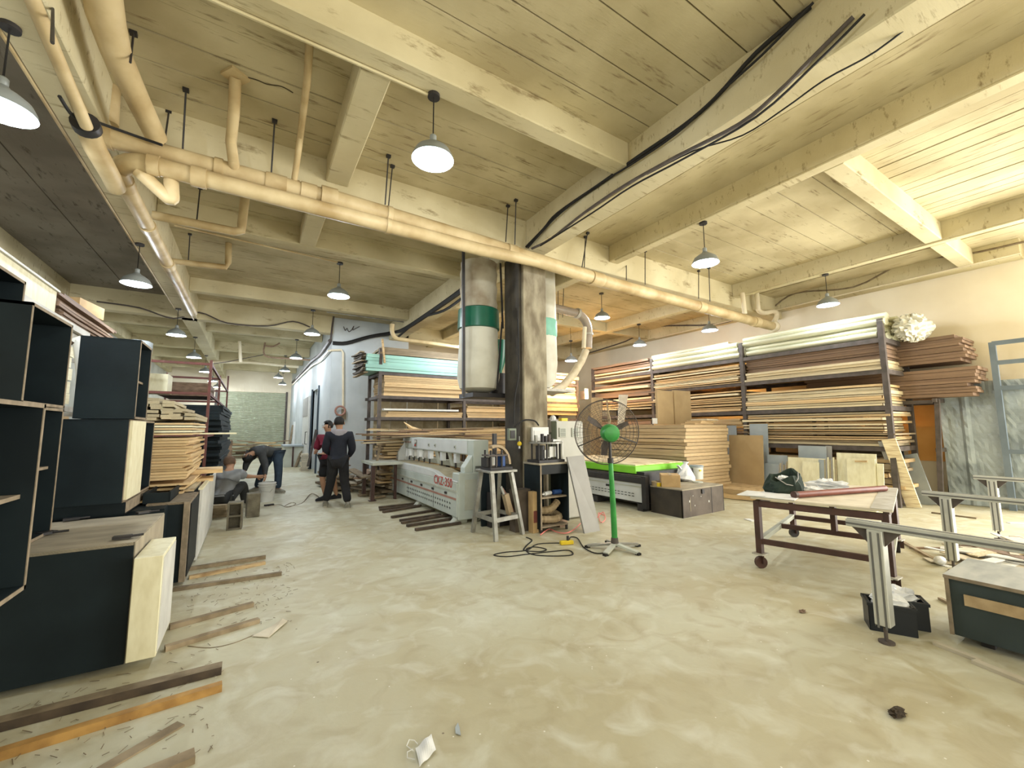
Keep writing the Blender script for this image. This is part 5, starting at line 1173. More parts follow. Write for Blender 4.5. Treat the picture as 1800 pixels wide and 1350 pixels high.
def fl(name, lab, a, b, w_, h_, m, cat='batten', group=None, z=0):
    p = PZ(a[0], a[1], h_/2+z); q = PZ(b[0], b[1], h_/2+z)
    return tag(MB().bar(p, q, w_, h_).build(name, m), lab, cat, group)
fl('floor_batten', 'slim batten on the floor before the slate box', (1642, 1130), (1722, 1161), .035, .02, m_scrap)
fl('floor_batten', 'second slim batten on the floor, overlapping the first before the slate box', (1712, 1162), (1830, 1210), .05, .02, m_scrap)
fl('floor_batten', 'long yellowish batten on the floor behind the trolley table', (1572, 945), (1645, 985), .04, .025, m_timber)
fl('floor_batten', 'thin brown batten crossing the floor beyond the middle rail stand', (1600, 963), (1662, 964), .03, .02, m_brown)
fl('floor_batten', 'short batten beside the slate box corner', (1652, 1052), (1672, 1062), .03, .02, m_timber)
fl('floor_batten', 'long thin batten on the floor in front of the film wrapped frame', (1638, 901), (1717, 911), .05, .02, m_timber)
fl('floor_batten', 'flat white strip on the floor before the film wrapped frame', (1772, 919), (1830, 922), .08, .01, m_white, 'strip')
c = PZ(1650, 990, .03); tag(MB().ball(c+V(.05, 0, .02), .07, 12, 8, (1.2, .7, .6)).build('white_cup', m_wbag, None, smooth=True), 'crushed white cup on the floor under the middle rail', 'cup')
fl('paper_strip', 'white paper strip beside the crushed cup', (1655, 992), (1672, 997), .08, .005, m_paper, 'paper')
fl('paper_strip', 'white curled paper scrap on the floor before the trolley table', (1312, 912), (1326, 916), .10, .01, m_paper, 'paper')
fl('floor_batten', 'big pale offcut board lying in the scrap pile', (1700, 982), (1752, 990), .42, .015, m_scrap, 'offcut', z=.03)
random.seed(31)
for i in range(60):
    px, py = random.uniform(1680, 1800), random.uniform(957, 1000); p = PZ(px, py, 0); L = random.uniform(.25, .8)
    if abs(p.x-6.03) < .25 and abs(p.y-1.33) < .35: continue
    board('floor_offcut', random.choice([m_scrap, m_paper, m_scrap, m_white, m_brown, m_scrap, m_pale]), (random.uniform(.05, .20), L, .012), (p.x, p.y-.1, .008+.003*i*.6), random.uniform(0, 3.1), 'thin offcut strewn in the scrap pile behind the slate box', 'offcut', 'offcuts of the floor scrap pile')
crumple('dry_leaf', 'dark curled scrap lying alone on the bare floor nearest the camera side', 'scrap', PZ(1578, 1257)+V(0, 0, .012), (.05, .028, .012), m_leaf, .4, 15)
crumple('dry_leaf', 'tiny brown scrap on the bare floor before the trolley table', 'scrap', PZ(1411, 1076)+V(0, 0, .008), (.03, .02, .008), m_brown, .4, 16)
# mask
mk = thing('face_mask', 'used white face mask with ear loops on the floor', 'face mask', PZ(752, 1320))
mb = MB(); n = 10
def mp_(u, v): return V(-.02+.095*(u-.5)*1.0+.02*v, .11*(v-.5)+.05*(u-.5), .012+.014*math.sin(PI*u)*math.sin(PI*v)+.004*math.sin(9*u+3*v))
g = [[mb.bm.verts.new(mp_(i/n, k/n)) for k in range(n+1)] for i in range(n+1)]
for i in range(n):
    for k in range(n): mb.face((g[i][k], g[i+1][k], g[i+1][k+1], g[i][k+1]))
o = mb.build('mask_fabric', m_paper, mk); sm = o.modifiers.new('s', 'SOLIDIFY'); sm.thickness = .002
MB().tube([(-.06, .02, .01), (-.075, .07, .008), (-.055, .095, .012), (-.035, .08, .01), (-.03, .05, .01)], .0022, 5).build('ear_loop', m_paper, mk)
MB().tube([(-.07, -.03, .01), (-.095, .0, .008), (-.085, .03, .01), (-.06, .03, .012)], .0022, 5).build('ear_loop', m_paper, mk)
tag(MB().prism([PZ(801, 1290, .004), PZ(810, 1293, .004), PZ(808, 1280, .004), PZ(805, 1271, .004), PZ(800, 1280, .004)], (0, 0, .003)).build('plastic_chip', m_bluegrey), 'small blue grey chip on the floor near the face mask', 'chip')

# ================================================================ CHARCOAL CABINETS ALONG THE OTHER SIDE
def shell(name, lab, x0, x1, y0, y1, z0, z1, openx=True, th=.018, shelf=None, m=m_dcab, top=None, door=None, edge=m_edge, edges=True, vshelf=None):
    """open-fronted (towards +x) or closed cabinet made of panels"""
    t = thing(name, lab, 'cabinet')
    MB().b2(x0, x1, y0, y0+th, z0, z1).build('side_panel', m, t); MB().b2(x0, x1, y1-th, y1, z0, z1).build('side_panel', m, t)
    MB().b2(x0, x1, y0, y1, z1-th, z1+.0005).build('top_panel', top or m, t); MB().b2(x0, x1, y0+th, y1-th, z0, z0+th).build('bottom_panel', m, t)
    MB().b2(x0, x0+th, y0+th, y1-th, z0, z1-th).build('back_panel', m_dcabi if openx else m, t)
    if openx:
        if edges:
            e_ = MB(); e_.b2(x1, x1+.003, y0, y0+th, z0, z1).b2(x1, x1+.003, y1-th, y1, z0, z1).b2(x1, x1+.003, y0, y1, z1-th, z1).b2(x1, x1+.003, y0, y1, z0, z0+th); e_.build('edge_band', edge, t)
        for s_ in (shelf or []): MB().b2(x0+th, x1-.04, y0+th, y1-th, s_, s_+.018).build('shelf', edge, t)
    else: MB().b2(x1-th, x1, y0+th, y1-th, z0, z1-th).build('front_panel', m, t)
    if door: MB().b2(x1+.003, x1+.022, door[0], door[1], z0+.02, z1-.01).build('door', m_cream, t)
    return t
a_ = shell('charcoal_cabinet', 'big closed charcoal cabinet on the floor with a dusty top, beside the cream box', -1.75, -.58, 3.53, 4.62, .04, .755, False, top=m_dusty)
MB().b2(-.58, -.575, 3.55, 4.60, .04, .75).build('pale_side', m_dusty, a_)  # side sheet paler than the charcoal panels
cb = thing('cream_box', 'cream panelled box standing upright against the big closed charcoal cabinet', 'box')
MB().b2(-.565, -.425, 3.48, 4.02, .06, .665).build('box_body', m_cream, cb, bevel=.003)
MB().b2(-.425, -.421, 3.50, 4.00, .08, .645).build('side_sheet', m_creamside, cb)
g_ = shell('charcoal_cabinet', 'narrow charcoal floor cabinet with raw board edge, behind the cream box', -.78, -.50, 5.12, 5.85, .03, .765, False, top=m_edge)
MB().b2(-.50, -.455, 5.10, 5.86, .03, .765).build('edge_board', m_edge, g_); MB().b2(-.455, -.445, 5.16, 5.9, .06, .74).build('dark_board', m_dcabi, g_)
sp = thing('leaning_board', 'long pale grey panel on its edge, running behind the narrow charcoal cabinet', 'panel')
MB().prism([(-.46, 5.9, .02), (-.435, 5.9, .02), (-.42, 5.9, .78), (-.445, 5.9, .78)], (0, 2.2, 0)).build('panel_sheet', m_creamside, sp)
MB().prism([(-.46, 5.9, .78), (-.42, 5.9, .78), (-.42, 5.9, .80), (-.46, 5.9, .80)], (0, 1.6, 0)).build('top_edge', m_cream, sp)
shell('charcoal_cabinet', 'corner cabinet with a grey frame, cut by the picture corner', -1.2, -.62, .9, 2.0, 0, .745, False)
c_ = shell('charcoal_cabinet', 'wide open charcoal shelf unit cut by the picture edge, above the corner cabinet', -1.25, -.80, 1.45, 2.74, .765, 1.57, True, shelf=[1.155])
c2_ = shell('charcoal_cabinet', 'slim open charcoal cabinet with one shelf, standing on the big closed cabinet', -1.60, -1.12, 3.50, 4.15, .76, 1.60, True, shelf=[1.19])
d_ = shell('charcoal_cabinet', 'open charcoal cabinet stacked above the slim open one', -1.65, -1.12, 3.50, 4.15, 1.605, 2.20, True)
h_ = shell('charcoal_cabinet', 'topmost charcoal box of the stack, before the cream strip boards', -1.75, -1.30, 2.9, 3.93, 2.205, 2.42, True)
f_ = shell('charcoal_cabinet', 'large charcoal cabinet with a cream door, lying under the other with a mid shelf', -1.34, -.86, 4.64, 5.72, .86, 1.54, True, door=(4.66, 5.18))
e_ = shell('charcoal_cabinet', 'upright charcoal cabinet with a thin mid shelf on top of the cream doored one', -1.20, -.83, 4.64, 5.10, 1.545, 2.215, True, shelf=[1.87])
# drawers / trays below cabinet f
for i, (x0, x1, y0, y1, lab) in enumerate([(-1.45, -.84, 4.66, 5.6, 'dark shallow tray under the cream doored cabinet'), (-.82, -.62, 5.2, 6.6, 'dark shallow tray behind the narrow floor cabinet')]):
    t = thing('shallow_tray', lab, 'tray'); z0 = .76
    MB().b2(x0, x1, y0, y0+.015, z0, .86).build('tray_side', m_dcab, t); MB().b2(x0, x1, y1-.015, y1, z0, .86).build('tray_side', m_dcab, t); MB().b2(x1-.015, x1, y0, y1, z0, .86).build('tray_side', m_edge if i == 0 else m_dcab, t); MB().b2(x0, x1, y0, y1, z0, z0+.012).build('tray_bottom', m_dcabi, t)
    MB().b2(x0, x0+.015, y0, y1, z0, .86).build('tray_side', m_dcab, t)
shell('charcoal_cabinet', 'low charcoal cabinet under the plywood stack, showing between the trays', -1.6, -.62, 4.9, 8.0, .03, .75, False)
tag(MB().box(PZ(250, 878, .77)+V(0, 0, .01), (.14, .55, .015)).build('offcut', m_ply), 'short plywood offcut lying before the narrow charcoal cabinet top', 'offcut')
tag(MB().b2(-.60, -.50, 5.9, 6.9, .77, .79).build('offcut', m_pale), 'long pale offcut on the row of low cabinets', 'offcut')
for i, (px, py) in enumerate(((215, 946), (125, 914), (252, 902), (82, 939))):
    p = PZ(px, py, .765); mb = MB(); mb.box(p+V(0, 0, .008), (.09, .05, .016), Euler((0, 0, .3*i))); mb.cyl(p+V(.03, 0, .008), p+V(.10, .02, .008), .008, 6)
    tag(mb.build('hinge', m_black), ['black hinge near the front edge of the dusty cabinet top', 'black hinge at the middle back of the dusty cabinet top', 'black hinge at the far corner of the dusty cabinet top', 'black hinge near the open shelf unit on the dusty cabinet top'][i], 'hinge')
# plywood stack
random.seed(41)
for i in range(15):
    z = .93+i*.030 if i < 15 else 0
    board('plywood_sheet', m_ply, (.46+random.uniform(-.03, .05), 1.4+random.uniform(-.05, .1), .026), (-.80+random.uniform(-.03, .03), 6.5, z), random.uniform(-.03, .03), 'plywood sheet in the tall ragged stack beyond the upright charcoal cabinet', 'sheet', 'plywood sheets of the ragged stack')
for i in range(3): board('plywood_sheet', m_ply, (.46, 1.4, .022), (-.80+.02*i, 6.5, .775+.045*i), random.uniform(-.05, .05), 'lowest plywood sheet of the ragged stack, under its dark gap', 'sheet', 'lowest plywood sheets of the ragged stack')
for i in range(5): board('plywood_sheet', m_cream if i % 2 else m_ply, (.50+.01*i, 1.4, .02), (-.80, 6.5, 1.405+.028*i), random.uniform(-.02, .02), 'bright plywood sheet of the upper part of the ragged stack', 'sheet', 'upper plywood sheets of the ragged stack')
tag(MB().box((-.45, 7.0, 1.40), (.55, .4, .018), Euler((0, 0, .1))).build('thin_board', m_cream), 'thin board jutting far out of the plywood stack', 'board')
tag(MB().box((-.50, 7.15, .90), (.40, .5, .05), Euler((0, 0, .05))).build('plywood_offcut', m_ply), 'short plywood block jutting out low beside the plywood stack', 'block')
tag(MB().box((-.60, 7.0, .80), (.42, .5, .03), Euler((0, 0, .05))).build('plywood_offcut', m_ply), 'lower plywood piece jutting out under the short block', 'block')
for r_ in range(7):
    for k in range(5-r_//2):
        board('strip_bundle', m_mdfface, (.10, 1.2, .032), (-1.02+k*.11+random.uniform(-.01, .01), 6.5, 1.575+r_*.036), random.uniform(-.05, .05), 'greyish strip in the bundles piled on top of the plywood stack', 'strip', 'strip bundles over the plywood stack', warp=.02)
# wall rack with cream boards and brown boards
rack_frame('side_rack', 'steel rack along the side wall behind the charcoal cabinets', [((-1.85, y, 0), (-1.85, y, 2.6)) for y in (3.6, 6.1, 9.3)]+[((-3.0, y, 0), (-3.0, y, 2.6)) for y in (3.6, 6.1, 9.3)],
           [((-1.85, 3.6, z), (-1.85, 9.3, z)) for z in (1.0, 1.7, 2.56)]+[((-3.0, 3.6, z), (-3.0, 9.3, z)) for z in (1.0, 1.7, 2.56)]+[((-1.85, y, z), (-3.0, y, z)) for z in (1.0, 1.7, 2.56) for y in (3.6, 6.1, 9.3)], m_lightsteel, .06)
t = thing('cream_board_stack', 'long cream wrapped board pack lying highest on the side rack', 'board pack')
MB().b2(-2.9, -1.80, 3.0, 6.14, 2.68, 2.90).build('pack_side', m_cream, t, bevel=.004); MB().b2(-2.92, -1.78, 3.0, 6.16, 2.90, 2.92).build('pack_lid', m_creamside, t)
tag(MB().b2(-2.9, -1.78, 3.0, 7.2, 2.60, 2.67).build('pale_board', m_creamside), 'pale grey board under the cream wrapped pack on the side rack', 'board')
stack('brown_board', m_brown, -2.75, -1.82, 6.25, 8.4, 2.68, 2.95, 9, 'brown board in the high stack between the cream pack and the lamp', 'brown boards high on the side rack', .1, .03, .15)
tag(MB().box((-1.95, 7.5, 3.04), (.20, .55, .16), Euler((0, 0, -.2))).build('carton', m_carton), 'small carton with a pale end on top of the high brown boards', 'carton')
stack('cream_board', m_cream, -2.9, -1.84, 4.2, 7.0, 1.76, 2.45, 5, 'cream board standing behind the white foam tube', 'cream boards on the side rack', .1, .02, .08)
stack('plywood_sheet', m_ply, -2.9, -1.84, 4.2, 7.0, 1.06, 1.62, 6, 'plywood sheet on the middle shelf of the side rack', 'plywood on the side rack', .1, .02, .08)
tag(MB().tube([PY(131, 602, 5.3), PY(136, 598, 5.3), PY(140, 605, 5.3), PY(145, 650, 5.25), PY(146, 705, 5.2), PY(144, 735, 5.2)], .045, 10).build('foam_tube', m_white, None, smooth=True), 'white foam tube hanging between the two charcoal cabinet stacks', 'tube')
# red oxide rack
RY0, RY1 = 8.6, 14.5
ps = []; rl = []
for y in (RY0, 11.0, RY1):
    for x in (-.62, -2.0): ps.append(((x, y, 0), (x, y, 2.62 if y < 14 else 3.0)))
for z in (.7, 1.35, 2.05, 2.55):
    for x in (-.62, -2.0): rl.append(((x, RY0, z), (x, RY1, z)))
    for y in (RY0, 11.0, RY1): rl.append(((-.62, y, z), (-2.0, y, z)))
rack_frame('red_rack', 'tall red oxide steel rack beyond the plywood stack', ps, rl, m_redsteel, .04)
stack('black_sheet', m_dcab, -1.95, -.50, 10.2, 14.6, .15, 1.95, 30, 'black sheet in the tall dark stack inside the red oxide rack', 'black sheets in the red rack', .16, .035, .05)
stack('timber_board', m_timber, -1.9, -.7, 8.7, 10.0, .12, .65, 6, 'timber board low in the red oxide rack', 'timber low in the red rack', .1, .05, .2)
tag(MB().box((-1.3, 12.5, 2.36), (.9, 1.6, .30)).build('slatted_crate', m_brown), 'dark slatted crate on the top shelf of the red oxide rack', 'crate')
tag(MB().box((-1.55, 9.8, 2.28), (.5, .5, .34)).build('cream_carton', m_cream), 'cream carton on the top shelf of the red oxide rack', 'carton')
tag(MB().lathe([(.16, 0), (.18, .15), (.18, .28), (.14, .3)], (-1.62, 8.9, 2.60), 18).build('paint_bucket', m_bluegrey, None, smooth=True), 'grey bucket on top of the red oxide rack behind the upright cabinet', 'bucket')
# timber planks the seated man sits on
for i in range(5):
    fl('seat_plank', 'plank of the low pile the grey shirted man sits on', (352-2*i, 908-4*i), (402-i, 905-4*i), .12, .045, m_timber, 'plank', 'planks under the seated man', z=.048*i)
# blocks
def block(lab, c, rz, cells=True):
    t = thing('hollow_block', lab, 'cement block', c, rz)
    w_, d_, h_ = .19, .19, .39
    if cells:
        mb = MB(); mb.b2(-w_/2, -w_/2+.025, -d_/2, d_/2, 0, h_); mb.b2(w_/2-.025, w_/2, -d_/2, d_/2, 0, h_)
        for z in (0, h_/2-.012, h_-.025): mb.b2(-w_/2+.025, w_/2-.025, -d_/2, d_/2, z, z+.025)
        mb.build('block_shell', m_block, t, bevel=.003); MB().b2(-w_/2+.025, w_/2-.025, d_/2-.03, d_/2-.01, .025, h_-.025).build('block_web', m_block, t)
    else:
        mb = MB(); mb.b2(-w_/2, w_/2, -d_/2, d_/2, 0, h_); o = mb.build('block_body', m_block, t, bevel=.012)
    return t
block('hollow cement block standing on end beside the seated man, its two cells showing', (-.125, 7.52, 0), -.05)
block('second cement block standing on end between the seated man and the bucket', (.10, 8.38, 0), .1, False)
bk_ = thing('plastic_bucket', 'white plastic bucket between the bending man and the seated man', 'bucket', (.35, 10.0, 0))
MB().lathe([(.125, 0), (.155, .34), (.162, .35), (.162, .37), (.15, .38)], n=24, cap1=False).build('bucket_body', m_white, bk_, smooth=True)
MB().lathe([(.163, .31), (.168, .312), (.168, .325), (.163, .327)], n=24, cap0=False, cap1=False).build('bucket_rim', m_white, bk_, smooth=True)
MB().lathe([(.14, .26), (.001, .262)], n=24, cap0=False).build('bucket_content', m_greyboard, bk_)
MB().tube([(-.16, 0, .33), (-.10, -.15, .22), (.05, -.18, .20), (.16, 0, .33)], .004, 5).build('bucket_handle', m_steel, bk_)
cable('floor_wire', 'thin grey cord winding on the floor beside the bucket', [PZ(472, 890), PZ(490, 887), PZ(505, 892), PZ(520, 886), PZ(512, 884), PZ(500, 891), PZ(530, 885), PZ(545, 869, .02), PZ(556, 870, .02), PZ(568, 882)], .008, m_timber, 'cord')
tag(MB().box(PZ(473, 889)+V(0, 0, .015), (.16, .05, .03), Euler((0, 0, .3))).build('dark_tool', m_black), 'small dark object at the end of the thin grey cord', 'tool')
# floor battens in front of the cabinets
fl('floor_timber', 'thick floor timber with a black side and pale top, before the big cabinet', (-40, 1283), (390, 1174), .07, .045, m_timber, 'timber')
o_ = bpy.data.objects['floor_timber']
p = PZ(-40, 1283, .0225); q = PZ(390, 1174, .0225); d__ = (q-p).normalized(); nn = V(d__.y, -d__.x, 0)
MB().bar(p+nn*.036, q+nn*.036, .003, .043).build('dark_side', m_darkstrip, o_)
fl('floor_timber', 'orange brown rounded timber, the one with nothing in front of it', (-40, 1338), (390, 1206), .045, .04, m_timber_o, 'timber')
fl('floor_timber', 'short dusty timber stub at the very bottom of the picture', (240, 1370), (342, 1328), .07, .03, m_timber, 'timber')
fl('floor_timber', 'flat worn strip on the floor just before the orange timber', (150, 1370), (318, 1272), .06, .008, m_timber, 'strip')
fl('floor_timber', 'brown batten, third from the thick timber, by the curled paper', (290, 1140), (455, 1090), .05, .03, m_timber, 'timber')
fl('floor_timber', 'brown batten beside the cream box, behind the one by the curled paper', (298, 1102), (445, 1062), .045, .035, m_timber, 'timber')
fl('floor_timber', 'longest pale batten poking out past the narrow charcoal cabinet', (305, 1036), (495, 1008), .05, .03, m_timber, 'timber')
fl('floor_timber', 'light batten between the longest one and the dark one', (332, 1015), (466, 989), .05, .03, m_tan, 'timber')
fl('floor_timber', 'dark thin batten farther in, by the narrow charcoal cabinet', (330, 1000), (467, 979), .04, .035, m_timber, 'timber')
fl('floor_timber', 'tiny batten end under the long pale grey panel', (332, 960), (353, 955), .06, .04, m_brown, 'timber')
cp = PZ(480, 1105); tag(MB().prism([PZ(443, 1119, .004), PZ(472, 1121, .004), PZ(505, 1092, .012), PZ(497, 1088, .02), PZ(478, 1101, .01)], (0, 0, .004)).build('curled_paper', m_scrap), 'curled pale paper piece on the floor with a long thin tail', 'paper')
cable('thin_wire', 'thin curved wire tail leading to the curled paper', [PZ(330, 1136), PZ(370, 1139), PZ(410, 1131), PZ(445, 1117)], .004, m_timber, 'wire')
mb = MB(); rnd = random.Random(77)
for i in range(420):
    px = rnd.uniform(230, 520); py = rnd.uniform(985, 1100) if i % 3 else rnd.uniform(1100, 1350)
    if i % 3 == 0: px = rnd.uniform(0, 380)
    p = PZ(px, py, .004); a_ = rnd.uniform(0, 6); L = rnd.uniform(.008, .06)
    if p.y < 3.55 or p.x > -.4: mb.bar(p, p+V(math.cos(a_)*L, math.sin(a_)*L, .003), rnd.uniform(.0015, .004), .0015)
tag(mb.build('wood_shavings', m_timber), 'scattered wood shavings and splinters over the floor battens', 'shavings', kind='stuff')

# ================================================================ FAR END OF THE CORRIDOR
random.seed(55)
gc = thing('grey_cabinet', 'pale grey low cabinet with dark top at the corridor wall', 'cabinet')
MB().b2(1.15, 1.85, 18.4, 19.6, 0, .78).build('cabinet_body', m_machine_low, gc); MB().b2(1.10, 1.88, 18.3, 19.7, .78, .84).build('cabinet_top', m_bluegrey, gc); MB().b2(1.42, 1.48, 18.38, 18.40, 0, .78).build('door_gap', m_brownsteel, gc)
for i in range(10): board('roof_tile', m_scrap, (.22, .40, .055), (1.68+random.uniform(-.02, .02), 16.55, .03+.06*i), random.uniform(-.1, .1), 'block in the small pale block pile beside the corridor door', 'block', 'pale blocks by the corridor door')
for i in range(26):
    board('scrap_timber', random.choice([m_tan, m_pale, m_timber, m_brown]), (.10, random.uniform(1.0, 2.2), .05), (random.uniform(-.7, 1.0), 25.6+random.uniform(-.3, .5), .05+.03*i), 1.2+random.uniform(-.5, .5), 'scrap timber in the far pile against the shutter', 'timber', 'scrap timber at the shutter', warp=.12)
for i in range(4): board('scrap_timber', m_brown, (.5, .5, .22), (-.95, 24.0, .11+.24*i), random.uniform(-.1, .1), 'box in the far stack beside the timber pile at the shutter', 'box', 'boxes by the shutter')
for i, (a, b) in enumerate((((505, 788, 20.), (515, 748, 21)), ((514, 800, 20), (518, 742, 20.6)), ((520, 815, 18.2), (537, 775, 18.6)))):
    tag(MB().bar(V(PY(*a).x, PY(*a).y, 0), PY(*b), .08).build('long_stick', m_timber if i != 1 else m_white), ['brown stick leaning on the corridor wall before the shutter', 'pale stick leaning on the corridor wall beside the brown one', 'stick leaning at the grey corridor cabinet'][i], 'stick')
tag(MB().bar(PY(541, 820, 15.1), PY(556, 755, 15.1), .07).build('dark_stick', m_greysteel), 'dark pole leaning beside the maroon shirt man at the door', 'pole')
pr_ = thing('wall_pipe_loop', 'reddish coiled hose hung on the white wall behind the two men', 'hose')
MB().torus(PY(598, 722, 12.9), .13, .03, 'y').build('hose_loop', m_redline, pr_, smooth=True); MB().box(PY(604, 728, 12.93), (.12, .06, .3)).build('hook_board', m_timber, pr_)
# ================================================================ PEOPLE
def skinned(name, verts, edges, radii, m, parent, root=0, levels=2):
    me = bpy.data.meshes.new(name); me.from_pydata([tuple(v) for v in verts], edges, [])
    o = bpy.data.objects.new(name, me); COL.objects.link(o)
    md = o.modifiers.new('skin', 'SKIN'); md.use_smooth_shade = True
    for i, r in enumerate(radii):
        sv = me.skin_vertices[0].data[i]; sv.radius = r if isinstance(r, tuple) else (r, r); sv.use_root = (i == root)
    ss = o.modifiers.new('sub', 'SUBSURF'); ss.levels = levels; ss.render_levels = levels
    bpy.context.view_layer.update()
    dg = bpy.context.evaluated_depsgraph_get()
    me2 = bpy.data.meshes.new_from_object(o.evaluated_get(dg)); bpy.data.objects.remove(o)
    for p in me2.polygons: p.use_smooth = True
    me2.materials.clear(); me2.materials.append(m)
    q = bpy.data.objects.new(name, me2); COL.objects.link(q)
    if parent is not None: q.parent = parent
    return q
CH = {'pelvis': None, 'waist': 'pelvis', 'chest': 'waist', 'upper': 'chest', 'neck': 'upper', 'jaw': 'neck', 'head': 'jaw', 'crown': 'head'}
for s_ in 'LR':
    CH.update({'sh'+s_: 'upper', 'el'+s_: 'sh'+s_, 'wr'+s_: 'el'+s_, 'pa'+s_: 'wr'+s_, 'hip'+s_: 'pelvis', 'kn'+s_: 'hip'+s_, 'calf'+s_: 'kn'+s_, 'an'+s_: 'calf'+s_, 'toe'+s_: 'an'+s_})
RAD = dict(pelvis=(.13, .105), waist=(.125, .10), chest=(.145, .11), upper=(.12, .09), neck=.052, jaw=.066, head=.092, crown=.070,
           sh=.062, el=.043, wr=.028, pa=.030, hip=.088, kn=.056, calf=.054, an=.038, toe=.035)
def rad(n, f=1., add=0.):
    r = RAD.get(n) or RAD[n[:-1]]
    return tuple(x*f+add for x in r) if isinstance(r, tuple) else r*f+add
def sub(J, names, add, m, name, parent, over=None, lv=2):
    over = over or {}
    vs = [J[n] for n in names]; ed = [(names.index(n), names.index(CH[n])) for n in names if CH[n] in names]
    return skinned(name, vs, ed, [over.get(n, rad(n, 1, add)) for n in names], m, parent, 0, lv)
def person(lab, J, top, bottom, shoe, hair, facing, hands=True, top_names=None, bottom_names=None, topname='jacket', sole=None, bald=False, extra=None):
    J = {k: Vector(v) for k, v in J.items()}
    t = thing('person', lab, 'person')
    f = Vector(facing).normalized()
    for s_ in 'LR':
        J['calf'+s_] = lerp(J['kn'+s_], J['an'+s_], .35)
        if 'toe'+s_ not in J: J['toe'+s_] = J['an'+s_]+f*.10+V(0, 0, -.05)
        J['pa'+s_] = J['wr'+s_]+(J['wr'+s_]-J['el'+s_]).normalized()*.07
    names = list(CH.keys()); vs = [J[n] for n in names]; ed = [(names.index(n), names.index(CH[n])) for n in names if CH[n]]
    rr = [rad(n, .72) if n in ('pelvis', 'waist', 'chest', 'upper', 'shL', 'shR', 'hipL', 'hipR') else rad(n) for n in names]
    # five fingers on each hand
    if hands:
        for s_ in 'LR':
            d = (J['wr'+s_]-J['el'+s_]).normalized(); sd = d.cross(f); sd = sd.normalized() if sd.length > .2 else d.cross(V(0, 0, 1)).normalized()
            cu = sd.cross(d).normalized()
            pa = names.index('pa'+s_)
            for k, (o1, L) in enumerate(((-.028, .060), (-.010, .072), (.009, .068), (.026, .052))):
                b = J['pa'+s_]+sd*o1+d*.022; m1 = b+d*L*.55+cu*.008; m2 = m1+d*L*.45+cu*.022
                i0 = len(vs); vs += [b, m1, m2]; rr += [.0095, .0085, .0075]; ed += [(pa, i0), (i0, i0+1), (i0+1, i0+2)]
            b = J['pa'+s_]-sd*.034-d*.02; m1 = b-sd*.022+d*.025; m2 = m1+d*.028+cu*.006
            i0 = len(vs); vs += [b, m1, m2]; rr += [.0115, .010, .0085]; ed += [(pa, i0), (i0, i0+1), (i0+1, i0+2)]
    skinned('body', vs, ed, rr, m_skin, t, 0, 2)
    tn_ = top_names or ['waist', 'pelvis', 'chest', 'upper', 'shL', 'elL', 'wrL', 'shR', 'elR', 'wrR']
    sub(J, tn_, .034, top, topname, t, {'wrL': .040, 'wrR': .040, 'upper': (.135, .10)})
    bn = bottom_names or ['pelvis', 'hipL', 'knL', 'calfL', 'anL', 'hipR', 'knR', 'calfR', 'anR']
    sub(J, bn, .028, bottom, 'trousers', t, {'anL': .076, 'anR': .076, 'knL': .088, 'knR': .088, 'calfL': .082, 'calfR': .082})
    for s_ in 'LR':
        a = J['an'+s_]; tt_ = J['toe'+s_]; d = (tt_-a); d.z = 0; d = d.normalized() if d.length > .01 else f; zz = max(min(a.z-.09, .2), 0)
        base = V(a.x, a.y, zz)
        mb = MB(); sdv = V(-d.y, d.x, 0)
        for (u0, w0, h0) in (): pass
        rowsx = [(-.10, .036, .07), (-.05, .046, .095), (.02, .048, .095), (.09, .054, .07), (.15, .050, .055), (.19, .032, .04)]
        prev = None
        for (u, w_, h_) in rowsx:
            ring = [mb.bm.verts.new(base+d*u+sdv*x*w_+V(0, 0, z*h_+.02)) for x, z in ((-1, 0), (-.95, .5), (-.5, 1), (.5, 1), (.95, .5), (1, 0))]
            if prev:
                for i in range(6): mb.face((prev[i], prev[(i+1) % 6], ring[(i+1) % 6], ring[i]))
            else: mb.face(ring[::-1])
            prev = ring
        mb.face(prev); sh_ = mb.build('shoe', shoe, t, smooth=True)
        mb = MB(); mb.prism([base+d*-.095+sdv*.034, base+d*-.095-sdv*.034, base+d*.08-sdv*.05, base+d*.15-sdv*.045, base+d*.185-sdv*.02, base+d*.185+sdv*.02, base+d*.15+sdv*.045, base+d*.08+sdv*.05], (0, 0, .022)); mb.build('sole', sole or m_sole, sh_)
    # head details
    up = (J['crown']-J['jaw']).normalized(); fr = (f-up*f.dot(up)).normalized(); sd = up.cross(fr)
    hc = J['head']
    hm = MB(); hm.ball((0, 0, 0), 1, 18, 12)
    Rm = Matrix((sd, fr, up)).transposed()
    kill = []
    for q in hm.bm.verts:
        l = Vector(q.co)
        if (l.y > .35 and l.z < .30) or l.z < -.62: kill.append(q)
        q.co = hc + Rm @ Vector((l.x*.092, l.y*.106-.006, l.z*.108+.022))
    bmesh.ops.delete(hm.bm, geom=kill, context='VERTS')
    hm.build('hair', hair, t, smooth=True)
    for s_ in (-1, 1):
        MB().ball((0, 0, 0), .02, 8, 6, (.5, 1, 1.4)).build('ear', m_skin, t, smooth=True).location = hc+sd*s_*.092+up*-.01
        MB().ball((0, 0, 0), .011, 8, 6).build('eye', m_white, t, smooth=True).location = hc+fr*.083+sd*s_*.032+up*.005
        e_ = MB().ball((0, 0, 0), .006, 8, 6).build('pupil', m_hair, t, smooth=True); e_.location = hc+fr*.092+sd*s_*.032+up*.005
        MB().bar(hc+fr*.092+sd*(s_*.032-.016)+up*.025, hc+fr*.092+sd*(s_*.032+.016)+up*.025, .006).build('eyebrow', m_hair, t)
